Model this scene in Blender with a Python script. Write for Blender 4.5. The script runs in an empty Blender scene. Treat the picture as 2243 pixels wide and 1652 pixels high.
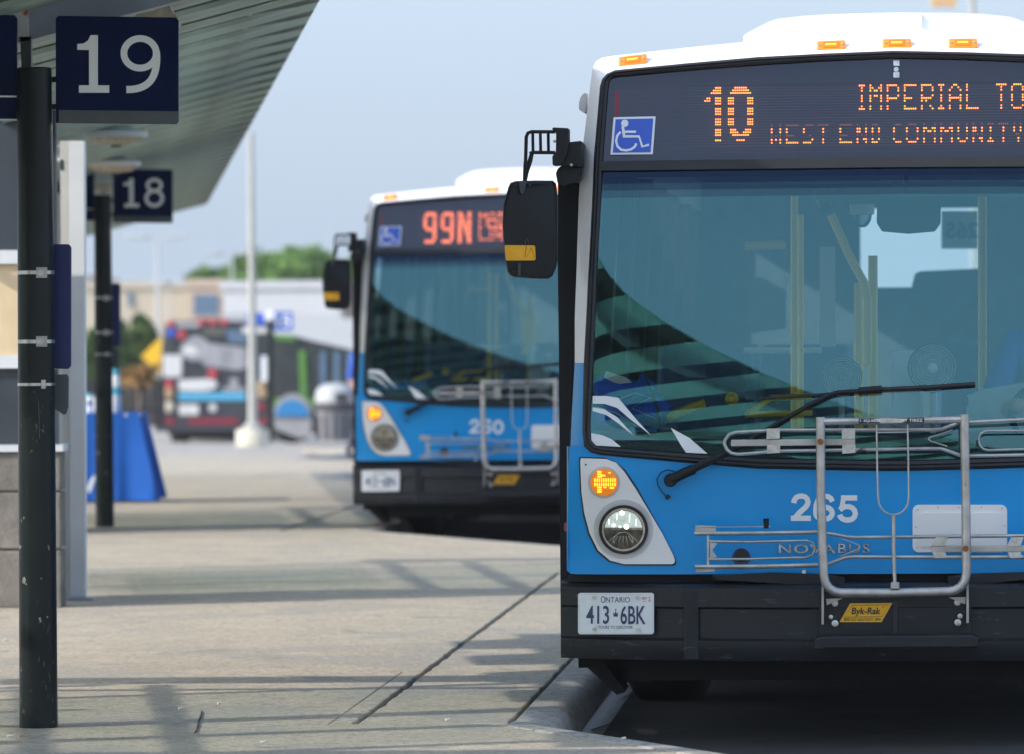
import bpy, bmesh, math, random
from mathutils import Vector, Matrix
random.seed(7)
sc = bpy.context.scene
COL = sc.collection
PI = math.pi

# ------------------------------------------------------------------ camera, sky, sun, exposure
FPX, CX, HY, ROLL, EYE = 12461.0, 1121.5, 735.0, 0.0065, 1.5   # pixel units of a 2243 px wide view of the photograph
cam_d = bpy.data.cameras.new('camera')
cam_d.sensor_width = 36.0
cam_d.lens = 200.0
cam_d.shift_y = -(826.0 - HY) / 2243.0
cam_d.clip_end = 4000.0
cam_d.dof.use_dof = True
cam_d.dof.focus_distance = 20.9
cam_d.dof.aperture_fstop = 4.9
cam = bpy.data.objects.new('camera', cam_d)
COL.objects.link(cam)
cam.matrix_world = Matrix.Translation((0, 0, EYE)) @ Matrix.Rotation(PI / 2, 4, 'X') @ Matrix.Rotation(-ROLL, 4, 'Z')
sc.camera = cam

SUN_EL = math.radians(30.0)
SUN_H = Vector((-0.92, -0.39)).normalized()                     # horizontal direction towards the sun
world = bpy.data.worlds.new('World')
sc.world = world
world.use_nodes = True
wn = world.node_tree
bg = wn.nodes['Background']
sky = wn.nodes.new('ShaderNodeTexSky')
sky.sky_type = 'NISHITA'
sky.sun_disc = False
sky.sun_elevation = SUN_EL
sky.sun_rotation = math.atan2(SUN_H.x, SUN_H.y)
sky.air_density = 1.0
sky.dust_density = 5.0
sky.ozone_density = 6.0
veil = wn.nodes.new('ShaderNodeMix')                            # even summer haze added over the whole sky
veil.data_type = 'RGBA'
veil.blend_type = 'ADD'
veil.inputs[0].default_value = 1.0
wn.links.new(sky.outputs[0], veil.inputs[6])
veil.inputs[7].default_value = (3.4, 4.1, 5.05, 1)
wn.links.new(veil.outputs[2], bg.inputs[0])
bg.inputs[1].default_value = 0.12
sun_d = bpy.data.lights.new('sun', 'SUN')
sun_d.energy = 3.5
sun_d.angle = math.radians(0.5)
sun_d.color = (1.0, 0.93, 0.82)
sun = bpy.data.objects.new('sun', sun_d)
COL.objects.link(sun)
to_sun = Vector((SUN_H.x * math.cos(SUN_EL), SUN_H.y * math.cos(SUN_EL), math.sin(SUN_EL)))
sun.rotation_euler = to_sun.to_track_quat('Z', 'Y').to_euler()
sun.location = (-20, -10, 30)

vs = sc.view_settings
vs.view_transform = 'Standard'
vs.look = 'None'
vs.gamma = 1.0
vs.use_curve_mapping = False
vs.exposure = 0.33
sc.render.engine = 'CYCLES'
try:
    sc.cycles.use_denoising = True
    sc.cycles.denoiser = 'OPENIMAGEDENOISE'
except Exception:
    pass
sc.cycles.max_bounces = 8
sc.cycles.transparent_max_bounces = 16
sc.cycles.caustics_reflective = False
sc.cycles.caustics_refractive = False
sc.cycles.sample_clamp_indirect = 6.0

# ------------------------------------------------------------------ photo pixel <-> place
def un(px, py):
    return px - ROLL * (py - HY), py + ROLL * (px - CX)

def at(px, py, Y):
    u, v = un(px, py)
    return Vector(((u - CX) * Y / FPX, Y, EYE - (v - HY) * Y / FPX))

def gz(Y):                                                      # the site falls away gently beyond the second bay
    return 0.0 if Y < 50 else -0.0115 * (Y - 50)

PLAT = 0.12
def gp(px, py, z=PLAT):
    u, v = un(px, py)
    Y = FPX * (EYE - z) / (v - HY)
    return Vector(((u - CX) * Y / FPX, Y, z))

# ------------------------------------------------------------------ materials
MATS = {}
def mat(name, col, rough=0.5, metal=0.0, var=0.0, scale=8.0, bump=0.0, bscale=60.0, coat=0.0, emit=None, estr=0.0, spec=0.5, col2=None, detail=5.0):
    m = bpy.data.materials.new(name)
    m.use_nodes = True
    nt = m.node_tree
    p = nt.nodes['Principled BSDF']
    p.inputs['Base Color'].default_value = (*col, 1)
    p.inputs['Roughness'].default_value = rough
    p.inputs['Metallic'].default_value = metal
    p.inputs['Specular IOR Level'].default_value = spec
    p.inputs['Coat Weight'].default_value = coat
    p.inputs['Coat Roughness'].default_value = 0.06
    if emit:
        p.inputs['Emission Color'].default_value = (*emit, 1)
        p.inputs['Emission Strength'].default_value = estr
    tc = nt.nodes.new('ShaderNodeTexCoord')
    if var > 0 or col2:
        n = nt.nodes.new('ShaderNodeTexNoise')
        n.inputs['Scale'].default_value = scale
        n.inputs['Detail'].default_value = detail
        n.inputs['Roughness'].default_value = 0.6
        nt.links.new(tc.outputs['Object'], n.inputs['Vector'])
        r = nt.nodes.new('ShaderNodeValToRGB')
        a = col2 if col2 else tuple(c * (1 - var) for c in col)
        b = col if col2 else tuple(min(1, c * (1 + var)) for c in col)
        r.color_ramp.elements[0].position = 0.32
        r.color_ramp.elements[1].position = 0.68
        r.color_ramp.elements[0].color = (*a, 1)
        r.color_ramp.elements[1].color = (*b, 1)
        nt.links.new(n.outputs['Fac'], r.inputs['Fac'])
        nt.links.new(r.outputs['Color'], p.inputs['Base Color'])
    if bump > 0:
        n2 = nt.nodes.new('ShaderNodeTexNoise')
        n2.inputs['Scale'].default_value = bscale
        n2.inputs['Detail'].default_value = 4.0
        nt.links.new(tc.outputs['Object'], n2.inputs['Vector'])
        b2 = nt.nodes.new('ShaderNodeBump')
        b2.inputs['Strength'].default_value = bump
        b2.inputs['Distance'].default_value = 0.01
        nt.links.new(n2.outputs['Fac'], b2.inputs['Height'])
        nt.links.new(b2.outputs['Normal'], p.inputs['Normal'])
    MATS[name] = m
    return m

def specked(m, col, scale, thr, stretch=(1, 1, 1), fade=None):
    """worn flecks: a second colour where a fine noise passes a threshold (optionally only below a height)"""
    nt = m.node_tree
    p = nt.nodes['Principled BSDF']
    tc = [n for n in nt.nodes if n.type == 'TEX_COORD'][0]
    mp = nt.nodes.new('ShaderNodeMapping')
    mp.inputs['Scale'].default_value = stretch
    nt.links.new(tc.outputs['Object'], mp.inputs['Vector'])
    n = nt.nodes.new('ShaderNodeTexNoise')
    n.inputs['Scale'].default_value = scale
    n.inputs['Detail'].default_value = 3.0
    nt.links.new(mp.outputs[0], n.inputs['Vector'])
    r = nt.nodes.new('ShaderNodeValToRGB')
    r.color_ramp.elements[0].position = thr
    r.color_ramp.elements[1].position = min(1, thr + 0.03)
    nt.links.new(n.outputs['Fac'], r.inputs['Fac'])
    mix = nt.nodes.new('ShaderNodeMix')
    mix.data_type = 'RGBA'
    src = p.inputs['Base Color']
    if src.is_linked:
        nt.links.new(src.links[0].from_socket, mix.inputs[6])
    else:
        mix.inputs[6].default_value = src.default_value
    mix.inputs[7].default_value = (*col, 1)
    fac = r.outputs['Color']
    if fade:
        sx = nt.nodes.new('ShaderNodeSeparateXYZ')
        nt.links.new(tc.outputs['Object'], sx.inputs[0])
        mr = nt.nodes.new('ShaderNodeMapRange')
        mr.inputs[1].default_value, mr.inputs[2].default_value = fade
        mr.inputs[3].default_value, mr.inputs[4].default_value = 1.0, 0.0
        nt.links.new(sx.outputs[2], mr.inputs[0])
        mu = nt.nodes.new('ShaderNodeMath')
        mu.operation = 'MULTIPLY'
        nt.links.new(r.outputs['Color'], mu.inputs[0])
        nt.links.new(mr.outputs[0], mu.inputs[1])
        fac = mu.outputs[0]
    nt.links.new(fac, mix.inputs[0])
    nt.links.new(mix.outputs[2], p.inputs['Base Color'])
    return m

def glass(name, tint, ior=1.5, rough=0.0, refl=(1, 1, 1)):
    m = bpy.data.materials.new(name)
    m.use_nodes = True
    nt = m.node_tree
    for n in list(nt.nodes):
        if n.type == 'BSDF_PRINCIPLED':
            nt.nodes.remove(n)
    out = [n for n in nt.nodes if n.type == 'OUTPUT_MATERIAL'][0]
    tr = nt.nodes.new('ShaderNodeBsdfTransparent')
    tr.inputs[0].default_value = (*tint, 1)
    gl = nt.nodes.new('ShaderNodeBsdfGlossy')
    gl.inputs['Roughness'].default_value = rough
    gl.inputs['Color'].default_value = (*refl, 1)
    fr = nt.nodes.new('ShaderNodeFresnel')
    fr.inputs['IOR'].default_value = ior
    mx = nt.nodes.new('ShaderNodeMixShader')
    nt.links.new(fr.outputs[0], mx.inputs[0])
    nt.links.new(tr.outputs[0], mx.inputs[1])
    nt.links.new(gl.outputs[0], mx.inputs[2])
    nt.links.new(mx.outputs[0], out.inputs['Surface'])
    MATS[name] = m
    return m

M = MATS
mat('concrete', (0.45, 0.385, 0.29), 0.9, var=0.14, scale=2.2, bump=0.35, bscale=180, detail=9)
specked(M['concrete'], (0.25, 0.225, 0.185), 130.0, 0.575, (1, 1, 1))
specked(M['concrete'], (0.55, 0.50, 0.42), 95.0, 0.66, (1, 1, 1))
specked(M['concrete'], (0.36, 0.325, 0.275), 1.3, 0.55, (1, 1, 1))
specked(M['concrete'], (0.21, 0.195, 0.175), 15.0, 0.70, (1, 1, 1))
specked(M['concrete'], (0.27, 0.25, 0.22), 3.4, 0.655, (1, 1, 1))
specked(M['concrete'], (0.31, 0.27, 0.215), 30.0, 0.555, (1, 1, 1))
specked(M['concrete'], (0.54, 0.48, 0.39), 44.0, 0.615, (1, 1, 1))
mat('kerb_concrete', (0.34, 0.32, 0.29), 0.9, var=0.25, scale=9, bump=0.5, bscale=120, detail=9)
mat('shaded_bay_asphalt', (0.028, 0.027, 0.027), 0.9, var=0.35, scale=2.5, bump=0.5, bscale=200, detail=9)  # oil stain and the shade under the buses in one dark colour
specked(M['kerb_concrete'], (0.16, 0.15, 0.135), 26.0, 0.60, (1, 1, 1))
specked(M['kerb_concrete'], (0.48, 0.45, 0.40), 140.0, 0.62, (1, 1, 1))
mat('soil', (0.035, 0.03, 0.025), 1.0, var=0.4, scale=40)
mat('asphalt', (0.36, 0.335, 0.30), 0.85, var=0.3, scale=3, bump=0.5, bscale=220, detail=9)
mat('wet_gutter', (0.045, 0.05, 0.06), 0.5, var=0.6, scale=14, bump=0.3, bscale=60)
mat('white_paint', (0.86, 0.86, 0.85), 0.35, var=0.03, scale=2, coat=0.4)
mat('far_roof', (0.50, 0.52, 0.55), 0.6, var=0.04)
mat('roof_sky_white', (0.72, 0.75, 0.79), 0.45, var=0.04, scale=3)  # body white dimmed and cooled to stand for grazing sky reflection
mat('blue_paint', (0.002, 0.31, 0.74), 0.32, var=0.04, scale=1.6, coat=0.12, spec=0.3)
specked(M['blue_paint'], (0.03, 0.24, 0.48), 70.0, 0.70)
mat('black_rubber', (0.010, 0.010, 0.012), 0.5, var=0.25, scale=6)
mat('black_plastic', (0.010, 0.0115, 0.013), 0.5, var=0.25, scale=5, bump=0.12, bscale=300, spec=0.3)
mat('bumper_black', (0.012, 0.015, 0.019), 0.42, var=0.2, scale=3, bump=0.10, bscale=200, spec=0.35)
specked(M['bumper_black'], (0.05, 0.052, 0.055), 24.0, 0.66, (0.5, 1, 2.5))
mat('chassis_black', (0.008, 0.008, 0.009), 0.8, var=0.3, scale=8)
mat('tyre_rubber', (0.014, 0.014, 0.014), 0.85, var=0.3, scale=15, bump=0.4, bscale=80)
mat('steel_tube', (0.46, 0.445, 0.42), 0.40, metal=0.7, var=0.22, scale=14, bump=0.08, bscale=120)
specked(M['steel_tube'], (0.16, 0.075, 0.03), 9.0, 0.70)
mat('flat_steel', (0.46, 0.44, 0.41), 0.5, metal=0.6, var=0.2, scale=10)
mat('zinc', (0.55, 0.55, 0.53), 0.3, metal=0.9, var=0.2, scale=40)
mat('rust', (0.25, 0.08, 0.02), 0.8, var=0.4, scale=30)
mat('chrome', (0.8, 0.8, 0.82), 0.08, metal=1.0)
mat('badge_chrome', (0.38, 0.42, 0.48), 0.18, metal=0.9, var=0.5, scale=30)
mat('decal_white', (0.85, 0.87, 0.88), 0.45)
mat('amber_lens', (0.95, 0.25, 0.01), 0.25, coat=0.5, emit=(1.0, 0.26, 0.005), estr=0.22)
mat('amber_core', (0.9, 0.15, 0.01), 0.3, emit=(1.0, 0.16, 0.01), estr=0.5)
mat('led_yellow', (1.0, 0.6, 0.05), 0.4, emit=(1.0, 0.55, 0.04), estr=2.2)
mat('led_orange', (1.0, 0.35, 0.05), 0.4, emit=(1.0, 0.215, 0.018), estr=4.0)
mat('led_red_orange', (1.0, 0.25, 0.08), 0.4, emit=(1.0, 0.20, 0.07), estr=2.6)
mat('led_dim', (0.75, 0.28, 0.12), 0.5, emit=(0.8, 0.16, 0.05), estr=0.5)
mat('led_off', (0.17, 0.19, 0.21), 0.5)
mat('turn_lit', (1.0, 0.6, 0.05), 0.4, emit=(1.0, 0.52, 0.02), estr=1.7)
mat('lamp_white', (0.42, 0.47, 0.45), 0.25, metal=0.4, var=0.55, scale=42, emit=(0.85, 1.0, 0.93), estr=0.42)
mat('lamp_hot', (1, 1, 1), 0.2, emit=(0.95, 1.0, 0.98), estr=2.4)
mat('reflector', (0.42, 0.43, 0.40), 0.2, metal=0.85, var=0.6, scale=28)
mat('reflector_dark', (0.12, 0.115, 0.10), 0.25, metal=0.6, var=0.7, scale=30)
mat('bezel_grey', (0.60, 0.60, 0.58), 0.4, var=0.08)
mat('sign_blue', (0.03, 0.10, 0.52), 0.45)
mat('sign_white', (0.72, 0.75, 0.80), 0.5)
mat('amber_sticker', (0.85, 0.42, 0.012), 0.4, var=0.12, scale=14)
mat('yellow_sticker', (0.82, 0.43, 0.008), 0.45, var=0.05, scale=12)
mat('ink', (0.02, 0.02, 0.022), 0.6)
mat('ink_blue', (0.04, 0.06, 0.14), 0.6)
mat('ink_pink', (0.75, 0.05, 0.16), 0.6)
mat('plate_white', (0.80, 0.83, 0.85), 0.4, var=0.04, scale=20)
mat('dash_grey', (0.05, 0.065, 0.07), 0.7, var=0.2, scale=8)
mat('sign_box', (0.020, 0.026, 0.045), 0.6, var=0.1)
mat('interior_grey', (0.46, 0.52, 0.54), 0.7, var=0.1)
mat('interior_light', (0.62, 0.66, 0.66), 0.6, var=0.05)
mat('interior_dark', (0.10, 0.13, 0.15), 0.7, var=0.15)
mat('floor_grey', (0.16, 0.16, 0.165), 0.8)
mat('seat_blue', (0.04, 0.08, 0.18), 0.8, var=0.2, scale=20)
mat('yellow_pole', (0.95, 0.62, 0.05), 0.4)
mat('bag_blue', (0.02, 0.11, 0.72), 0.75, var=0.3, scale=9, bump=0.5, bscale=14)
mat('bag_trim', (0.45, 0.6, 0.6), 0.6)
mat('paper', (0.62, 0.68, 0.66), 0.8, var=0.15, scale=18)
mat('shirt_blue', (0.03, 0.10, 0.42), 0.85, var=0.15, scale=14)
mat('trousers_dark', (0.03, 0.035, 0.06), 0.85, var=0.2)
mat('skin_tone', (0.50, 0.30, 0.21), 0.6, var=0.08)
mat('hair_dark', (0.03, 0.02, 0.015), 0.7)
mat('eye_white', (0.7, 0.7, 0.7), 0.3)
mat('camera_white', (0.65, 0.75, 0.72), 0.5)
mat('red_line', (0.22, 0.02, 0.03), 0.6)
mat('red_lens', (0.42, 0.05, 0.06), 0.3, coat=0.4)
mat('navy_sign', (0.0012, 0.009, 0.055), 0.5, var=0.1, scale=3, spec=0.12)
mat('sign_digit', (0.86, 0.90, 0.90), 0.5)
mat('sign_grey', (0.085, 0.10, 0.105), 0.6, var=0.1)
mat('post_black', (0.009, 0.013, 0.0135), 0.34, var=0.25, scale=5, bump=0.05, bscale=40, spec=0.25)
specked(M['post_black'], (0.42, 0.42, 0.37), 26.0, 0.70, (1, 1, 0.7), (0.1, 1.3))
specked(M['post_black'], (0.12, 0.12, 0.10), 70.0, 0.66, (1, 1, 0.35), (0.0, 0.5))
mat('post_scratch', (0.12, 0.12, 0.105), 0.7)
mat('panel_blue', (0.002, 0.010, 0.11), 0.45, var=0.1)
mat('column_white', (0.78, 0.82, 0.86), 0.5, var=0.06, scale=2)
mat('column_edge', (0.66, 0.65, 0.62), 0.5, var=0.06, scale=4)
mat('frame_grey', (0.40, 0.43, 0.45), 0.45, metal=0.3, var=0.08)
mat('canopy_deck', (0.27, 0.36, 0.33), 0.62, var=0.28, scale=5, bump=0.1, bscale=12)
mat('canopy_channel_shade', (0.075, 0.105, 0.10), 0.7, var=0.25, scale=5)  # weathered channel tone, darkened to deepen the shade between ribs
mat('canopy_beam', (0.30, 0.33, 0.40), 0.55, var=0.12, scale=4)
mat('canopy_white', (0.72, 0.72, 0.70), 0.6, var=0.05)
specked(M['canopy_white'], (0.45, 0.14, 0.04), 9.0, 0.60)
mat('corroded', (0.40, 0.36, 0.28), 0.8, var=0.3, scale=22)
mat('stone_grey', (0.20, 0.185, 0.165), 0.92, var=0.3, scale=6, bump=0.6, bscale=70, detail=9)
mat('tan_panel', (0.66, 0.52, 0.33), 0.8, var=0.08, scale=5, bump=0.2, bscale=160)
mat('sill_white', (0.60, 0.63, 0.66), 0.55, var=0.08)
mat('panel_dark', (0.045, 0.055, 0.068), 0.3, var=0.2, scale=3)
mat('cloth_blue', (0.004, 0.10, 0.46), 0.85, var=0.08, scale=6)
mat('bottle_white', (0.78, 0.82, 0.86), 0.35)
mat('bottle_cyan', (0.10, 0.48, 0.68), 0.35)
mat('bottle_navy', (0.03, 0.04, 0.30), 0.4)
mat('pole_galv', (0.40, 0.40, 0.375), 0.55, var=0.08, scale=4)
mat('pole_far', (0.42, 0.45, 0.47), 0.6)
mat('base_concrete', (0.58, 0.54, 0.45), 0.9, var=0.12, scale=5)
mat('wrap_dark', (0.040, 0.042, 0.052), 0.4, var=0.25, scale=0.8)
mat('wrap_grey', (0.30, 0.30, 0.33), 0.5, var=0.35, scale=2.2)
mat('wrap_white', (0.60, 0.60, 0.60), 0.5, var=0.1)
mat('wrap_cyan', (0.08, 0.38, 0.60), 0.5)
mat('wrap_olive', (0.10, 0.10, 0.085), 0.5)
mat('red_strip', (0.22, 0.012, 0.03), 0.5)
mat('amber_old', (0.42, 0.30, 0.16), 0.4)
mat('lens_clear', (0.55, 0.50, 0.40), 0.25)
mat('bus_green', (0.08, 0.22, 0.035), 0.45, var=0.1)
mat('bus_window', (0.04, 0.047, 0.05), 0.12, var=0.3, scale=2)
mat('bus_grey', (0.30, 0.30, 0.31), 0.45, var=0.1)
mat('bus_arch_blue', (0.025, 0.20, 0.46), 0.45, var=0.1)
mat('bin_grey', (0.22, 0.22, 0.24), 0.5, var=0.15, scale=6)
mat('bin_dark', (0.05, 0.05, 0.055), 0.6)
mat('bin_dome', (0.40, 0.41, 0.42), 0.45)
mat('warning_yellow', (0.86, 0.52, 0.02), 0.5)
mat('fence_black', (0.012, 0.012, 0.016), 0.6, var=0.3)
mat('wall_brown', (0.12, 0.105, 0.09), 0.9, var=0.15, scale=0.3)
mat('wall_beige', (0.46, 0.42, 0.34), 0.9, var=0.06, scale=0.6)
mat('wall_pale', (0.56, 0.57, 0.59), 0.8, var=0.05, scale=0.5)
mat('wall_tan', (0.48, 0.38, 0.30), 0.9, var=0.05)
mat('roof_grey', (0.20, 0.19, 0.20), 0.8)
mat('window_blue', (0.10, 0.16, 0.24), 0.2, var=0.15)
mat('bark', (0.12, 0.09, 0.065), 0.9, var=0.3, scale=8)
mat('orange_panel', (0.62, 0.40, 0.20), 0.6)
mat('litter_white', (0.75, 0.73, 0.68), 0.8)
mat('litter_tan', (0.55, 0.32, 0.14), 0.8)
def leaf_mat(name, a, b):
    m = mat(name, a, 0.75)
    nt = m.node_tree
    p = nt.nodes['Principled BSDF']
    g = nt.nodes.new('ShaderNodeNewGeometry')
    r = nt.nodes.new('ShaderNodeValToRGB')
    r.color_ramp.elements[0].color = (*a, 1)
    r.color_ramp.elements[1].color = (*b, 1)
    nt.links.new(g.outputs['Random Per Island'], r.inputs['Fac'])
    nt.links.new(r.outputs['Color'], p.inputs['Base Color'])
    return m
def translucent(m, k, tint):                                    # sheet that lets some daylight glow through
    nt = m.node_tree
    out = [n for n in nt.nodes if n.type == 'OUTPUT_MATERIAL'][0]
    p = nt.nodes['Principled BSDF']
    t = nt.nodes.new('ShaderNodeBsdfTranslucent')
    t.inputs[0].default_value = (*tint, 1)
    mx = nt.nodes.new('ShaderNodeMixShader')
    mx.inputs[0].default_value = k
    nt.links.new(p.outputs[0], mx.inputs[1])
    nt.links.new(t.outputs[0], mx.inputs[2])
    nt.links.new(mx.outputs[0], out.inputs['Surface'])
mat('canopy_deck_thin', (0.55, 0.70, 0.64), 0.6, var=0.15, scale=3)
translucent(M['canopy_deck_thin'], 0.62, (0.64, 0.82, 0.76))
mat('canopy_deck_mid', (0.29, 0.38, 0.35), 0.62, var=0.28, scale=5)
translucent(M['canopy_deck_mid'], 0.20, (0.50, 0.66, 0.60))
translucent(M['canopy_deck'], 0.10, (0.42, 0.56, 0.50))
leaf_mat('leaf_bright', (0.06, 0.15, 0.02), (0.17, 0.30, 0.045))
leaf_mat('leaf_dull', (0.03, 0.07, 0.014), (0.12, 0.19, 0.035))
leaf_mat('leaf_brown', (0.20, 0.10, 0.03), (0.42, 0.26, 0.09))
glass('windshield_glass', (0.80, 0.93, 0.93), 2.2, refl=(0.42, 0.95, 1.0))
glass('shade_glass_a', (0.22, 0.34, 0.52), 1.5, refl=(0.35, 0.6, 1.0))
glass('shade_glass_b', (0.32, 0.48, 0.62), 1.7, refl=(0.40, 0.75, 1.0))
glass('shade_glass_c', (0.45, 0.65, 0.72), 1.95, refl=(0.42, 0.86, 1.0))
glass('sign_glass', (0.80, 0.82, 0.88), 1.7, refl=(0.82, 0.86, 1.0))
glass('side_glass', (0.92, 0.95, 0.95), 1.4)
glass('shelter_glass', (0.84, 0.88, 0.86), 1.45)
glass('lens_glass', (0.93, 0.95, 0.95), 1.45)
glass('dome_glass', (0.30, 0.40, 0.42), 1.5)

# ------------------------------------------------------------------ mesh building
class MB:
    def __init__(s):
        s.v, s.f, s.mi = [], [], []
    def add(s, vs, fs, mi=0):
        o = len(s.v)
        s.v += [tuple(v) for v in vs]
        s.f += [tuple(i + o for i in f) for f in fs]
        s.mi += [mi] * len(fs)
        return s
    def box(s, x0, x1, y0, y1, z0, z1, mi=0):
        return s.add([(x0, y0, z0), (x1, y0, z0), (x1, y1, z0), (x0, y1, z0), (x0, y0, z1), (x1, y0, z1), (x1, y1, z1), (x0, y1, z1)],
                     [(0, 3, 2, 1), (4, 5, 6, 7), (0, 1, 5, 4), (1, 2, 6, 5), (2, 3, 7, 6), (3, 0, 4, 7)], mi)
    def prism(s, pts, d, mi=0):                                 # polygon (3D points) pushed along d
        n = len(pts)
        d = Vector(d)
        a = [Vector(p) for p in pts]
        b = [p + d for p in a]
        nrm = Vector((0, 0, 0))
        for i in range(n):
            p, q = a[i], a[(i + 1) % n]
            nrm += p.cross(q)
        fl = nrm.dot(d) > 0
        fs = [tuple(range(n)) if not fl else tuple(range(n - 1, -1, -1)), tuple(range(2 * n - 1, n - 1, -1)) if not fl else tuple(range(n, 2 * n))]
        for i in range(n):
            j = (i + 1) % n
            fs.append((i, j, n + j, n + i) if fl else (j, i, n + i, n + j))
        return s.add(a + b, fs, mi)
    def tube(s, path, r, seg=10, closed=False, mi=0, cap=True):
        path = [Vector(p) for p in path]
        n = len(path)
        rr = r if isinstance(r, (list, tuple)) else [r] * n
        rings = []
        up = None
        for i in range(n):
            a = path[i - 1] if (i > 0 or closed) else path[i]
            b = path[(i + 1) % n] if (i < n - 1 or closed) else path[i]
            t = (b - a).normalized()
            if up is None:
                up = Vector((0, 0, 1)) if abs(t.z) < 0.9 else Vector((0, 1, 0))
            u = (up - t * up.dot(t)).normalized()
            w = t.cross(u)
            up = u
            rings.append([path[i] + (u * math.cos(2 * PI * k / seg) + w * math.sin(2 * PI * k / seg)) * rr[i] for k in range(seg)])
        vs = [p for ring in rings for p in ring]
        fs = []
        for i in range(n if closed else n - 1):
            j = (i + 1) % n
            for k in range(seg):
                l = (k + 1) % seg
                fs.append((i * seg + k, i * seg + l, j * seg + l, j * seg + k))
        if cap and not closed:
            fs.append(tuple(range(seg - 1, -1, -1)))
            fs.append(tuple((n - 1) * seg + k for k in range(seg)))
        return s.add(vs, fs, mi)
    def lathe(s, prof, c=(0, 0, 0), seg=24, axis='z', mi=0):    # prof: (radius, height)
        vs, fs = [], []
        n = len(prof)
        for (r, h) in prof:
            for k in range(seg):
                a = 2 * PI * k / seg
                if axis == 'z':
                    p = (c[0] + r * math.cos(a), c[1] + r * math.sin(a), c[2] + h)
                elif axis == 'y':
                    p = (c[0] + r * math.cos(a), c[1] + h, c[2] + r * math.sin(a))
                else:
                    p = (c[0] + h, c[1] + r * math.cos(a), c[2] + r * math.sin(a))
                vs.append(p)
        for i in range(n - 1):
            for k in range(seg):
                l = (k + 1) % seg
                f = (i * seg + k, i * seg + l, (i + 1) * seg + l, (i + 1) * seg + k)
                fs.append(f if axis != 'y' else f[::-1])
        fs.append(tuple(range(seg)) if axis == 'y' else tuple(range(seg - 1, -1, -1)))
        e = tuple((n - 1) * seg + k for k in range(seg))
        fs.append(e[::-1] if axis == 'y' else e)
        return s.add(vs, fs, mi)
    def build(s, name, mats, parent=None, smooth=False, fix=True):
        me = bpy.data.meshes.new(name)
        me.from_pydata(s.v, [], s.f)
        if fix:
            bm = bmesh.new()
            bm.from_mesh(me)
            if smooth:
                bmesh.ops.remove_doubles(bm, verts=bm.verts, dist=1e-6)
            bmesh.ops.recalc_face_normals(bm, faces=bm.faces)
            if smooth:
                for e in bm.edges:
                    e.smooth = not (len(e.link_faces) != 2 or e.calc_face_angle(0) > math.radians(38))
                for f in bm.faces:
                    f.smooth = True
            bm.to_mesh(me)
            bm.free()
        if not isinstance(mats, (list, tuple)):
            mats = [mats]
        for m in mats:
            me.materials.append(M[m])
        if len(mats) > 1 and len(me.polygons) == len(s.mi):
            for p, k in zip(me.polygons, s.mi):
                p.material_index = k
        o = bpy.data.objects.new(name, me)
        COL.objects.link(o)
        if parent is not None:
            o.parent = parent
        return o

def bevel(o, w, seg=2, ang=30):
    m = o.modifiers.new('bevel', 'BEVEL')
    m.width = w
    m.segments = seg
    m.limit_method = 'ANGLE'
    m.angle_limit = math.radians(ang)
    return o

def tag(o, label=None, cat=None, group=None, kind=None):
    for k, v in (('label', label), ('category', cat), ('group', group), ('kind', kind)):
        if v:
            o[k] = v
    return o

def empty(name, loc=(0, 0, 0), rz=0.0, parent=None):
    o = bpy.data.objects.new(name, None)
    o.empty_display_size = 0.2
    COL.objects.link(o)
    o.location = loc
    o.rotation_euler = (0, 0, rz)
    if parent is not None:
        o.parent = parent
    return o

def copy_tree(o, parent=None, skip=()):
    c = o.copy()
    COL.objects.link(c)
    c.parent = parent
    for ch in list(o.children):
        if ch not in skip:
            copy_tree(ch, c, skip)
    return c

def arc(cx, cy, r, a0, a1, n=8, ry=None):
    ry = ry or r
    return [(cx + r * math.cos(math.radians(a0 + (a1 - a0) * i / n)), cy + ry * math.sin(math.radians(a0 + (a1 - a0) * i / n))) for i in range(n + 1)]

def circ(cx, cy, r, n=28, ry=None):
    return arc(cx, cy, r, 0, 360 - 360 / n, n - 1, ry)

def rrect(x0, y0, x1, y1, r, n=5):
    return arc(x1 - r, y1 - r, r, 0, 90, n) + arc(x0 + r, y1 - r, r, 90, 180, n) + arc(x0 + r, y0 + r, r, 180, 270, n) + arc(x1 - r, y0 + r, r, 270, 360, n)

def ribbon(path, w, closed=False):
    """flat stroke of width w along a 2D path: list of quads as polygons"""
    P = [Vector(p) for p in path]
    n = len(P)
    L, R = [], []
    for i in range(n):
        a = P[i - 1] if (i > 0 or closed) else P[i]
        b = P[(i + 1) % n] if (i < n - 1 or closed) else P[i]
        t = (b - a).normalized()
        nn = Vector((-t.y, t.x)) * (w / 2)
        L.append(P[i] + nn)
        R.append(P[i] - nn)
    out = []
    for i in range(n if closed else n - 1):
        j = (i + 1) % n
        out.append([tuple(L[i]), tuple(L[j]), tuple(R[j]), tuple(R[i])])
    return out

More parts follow.
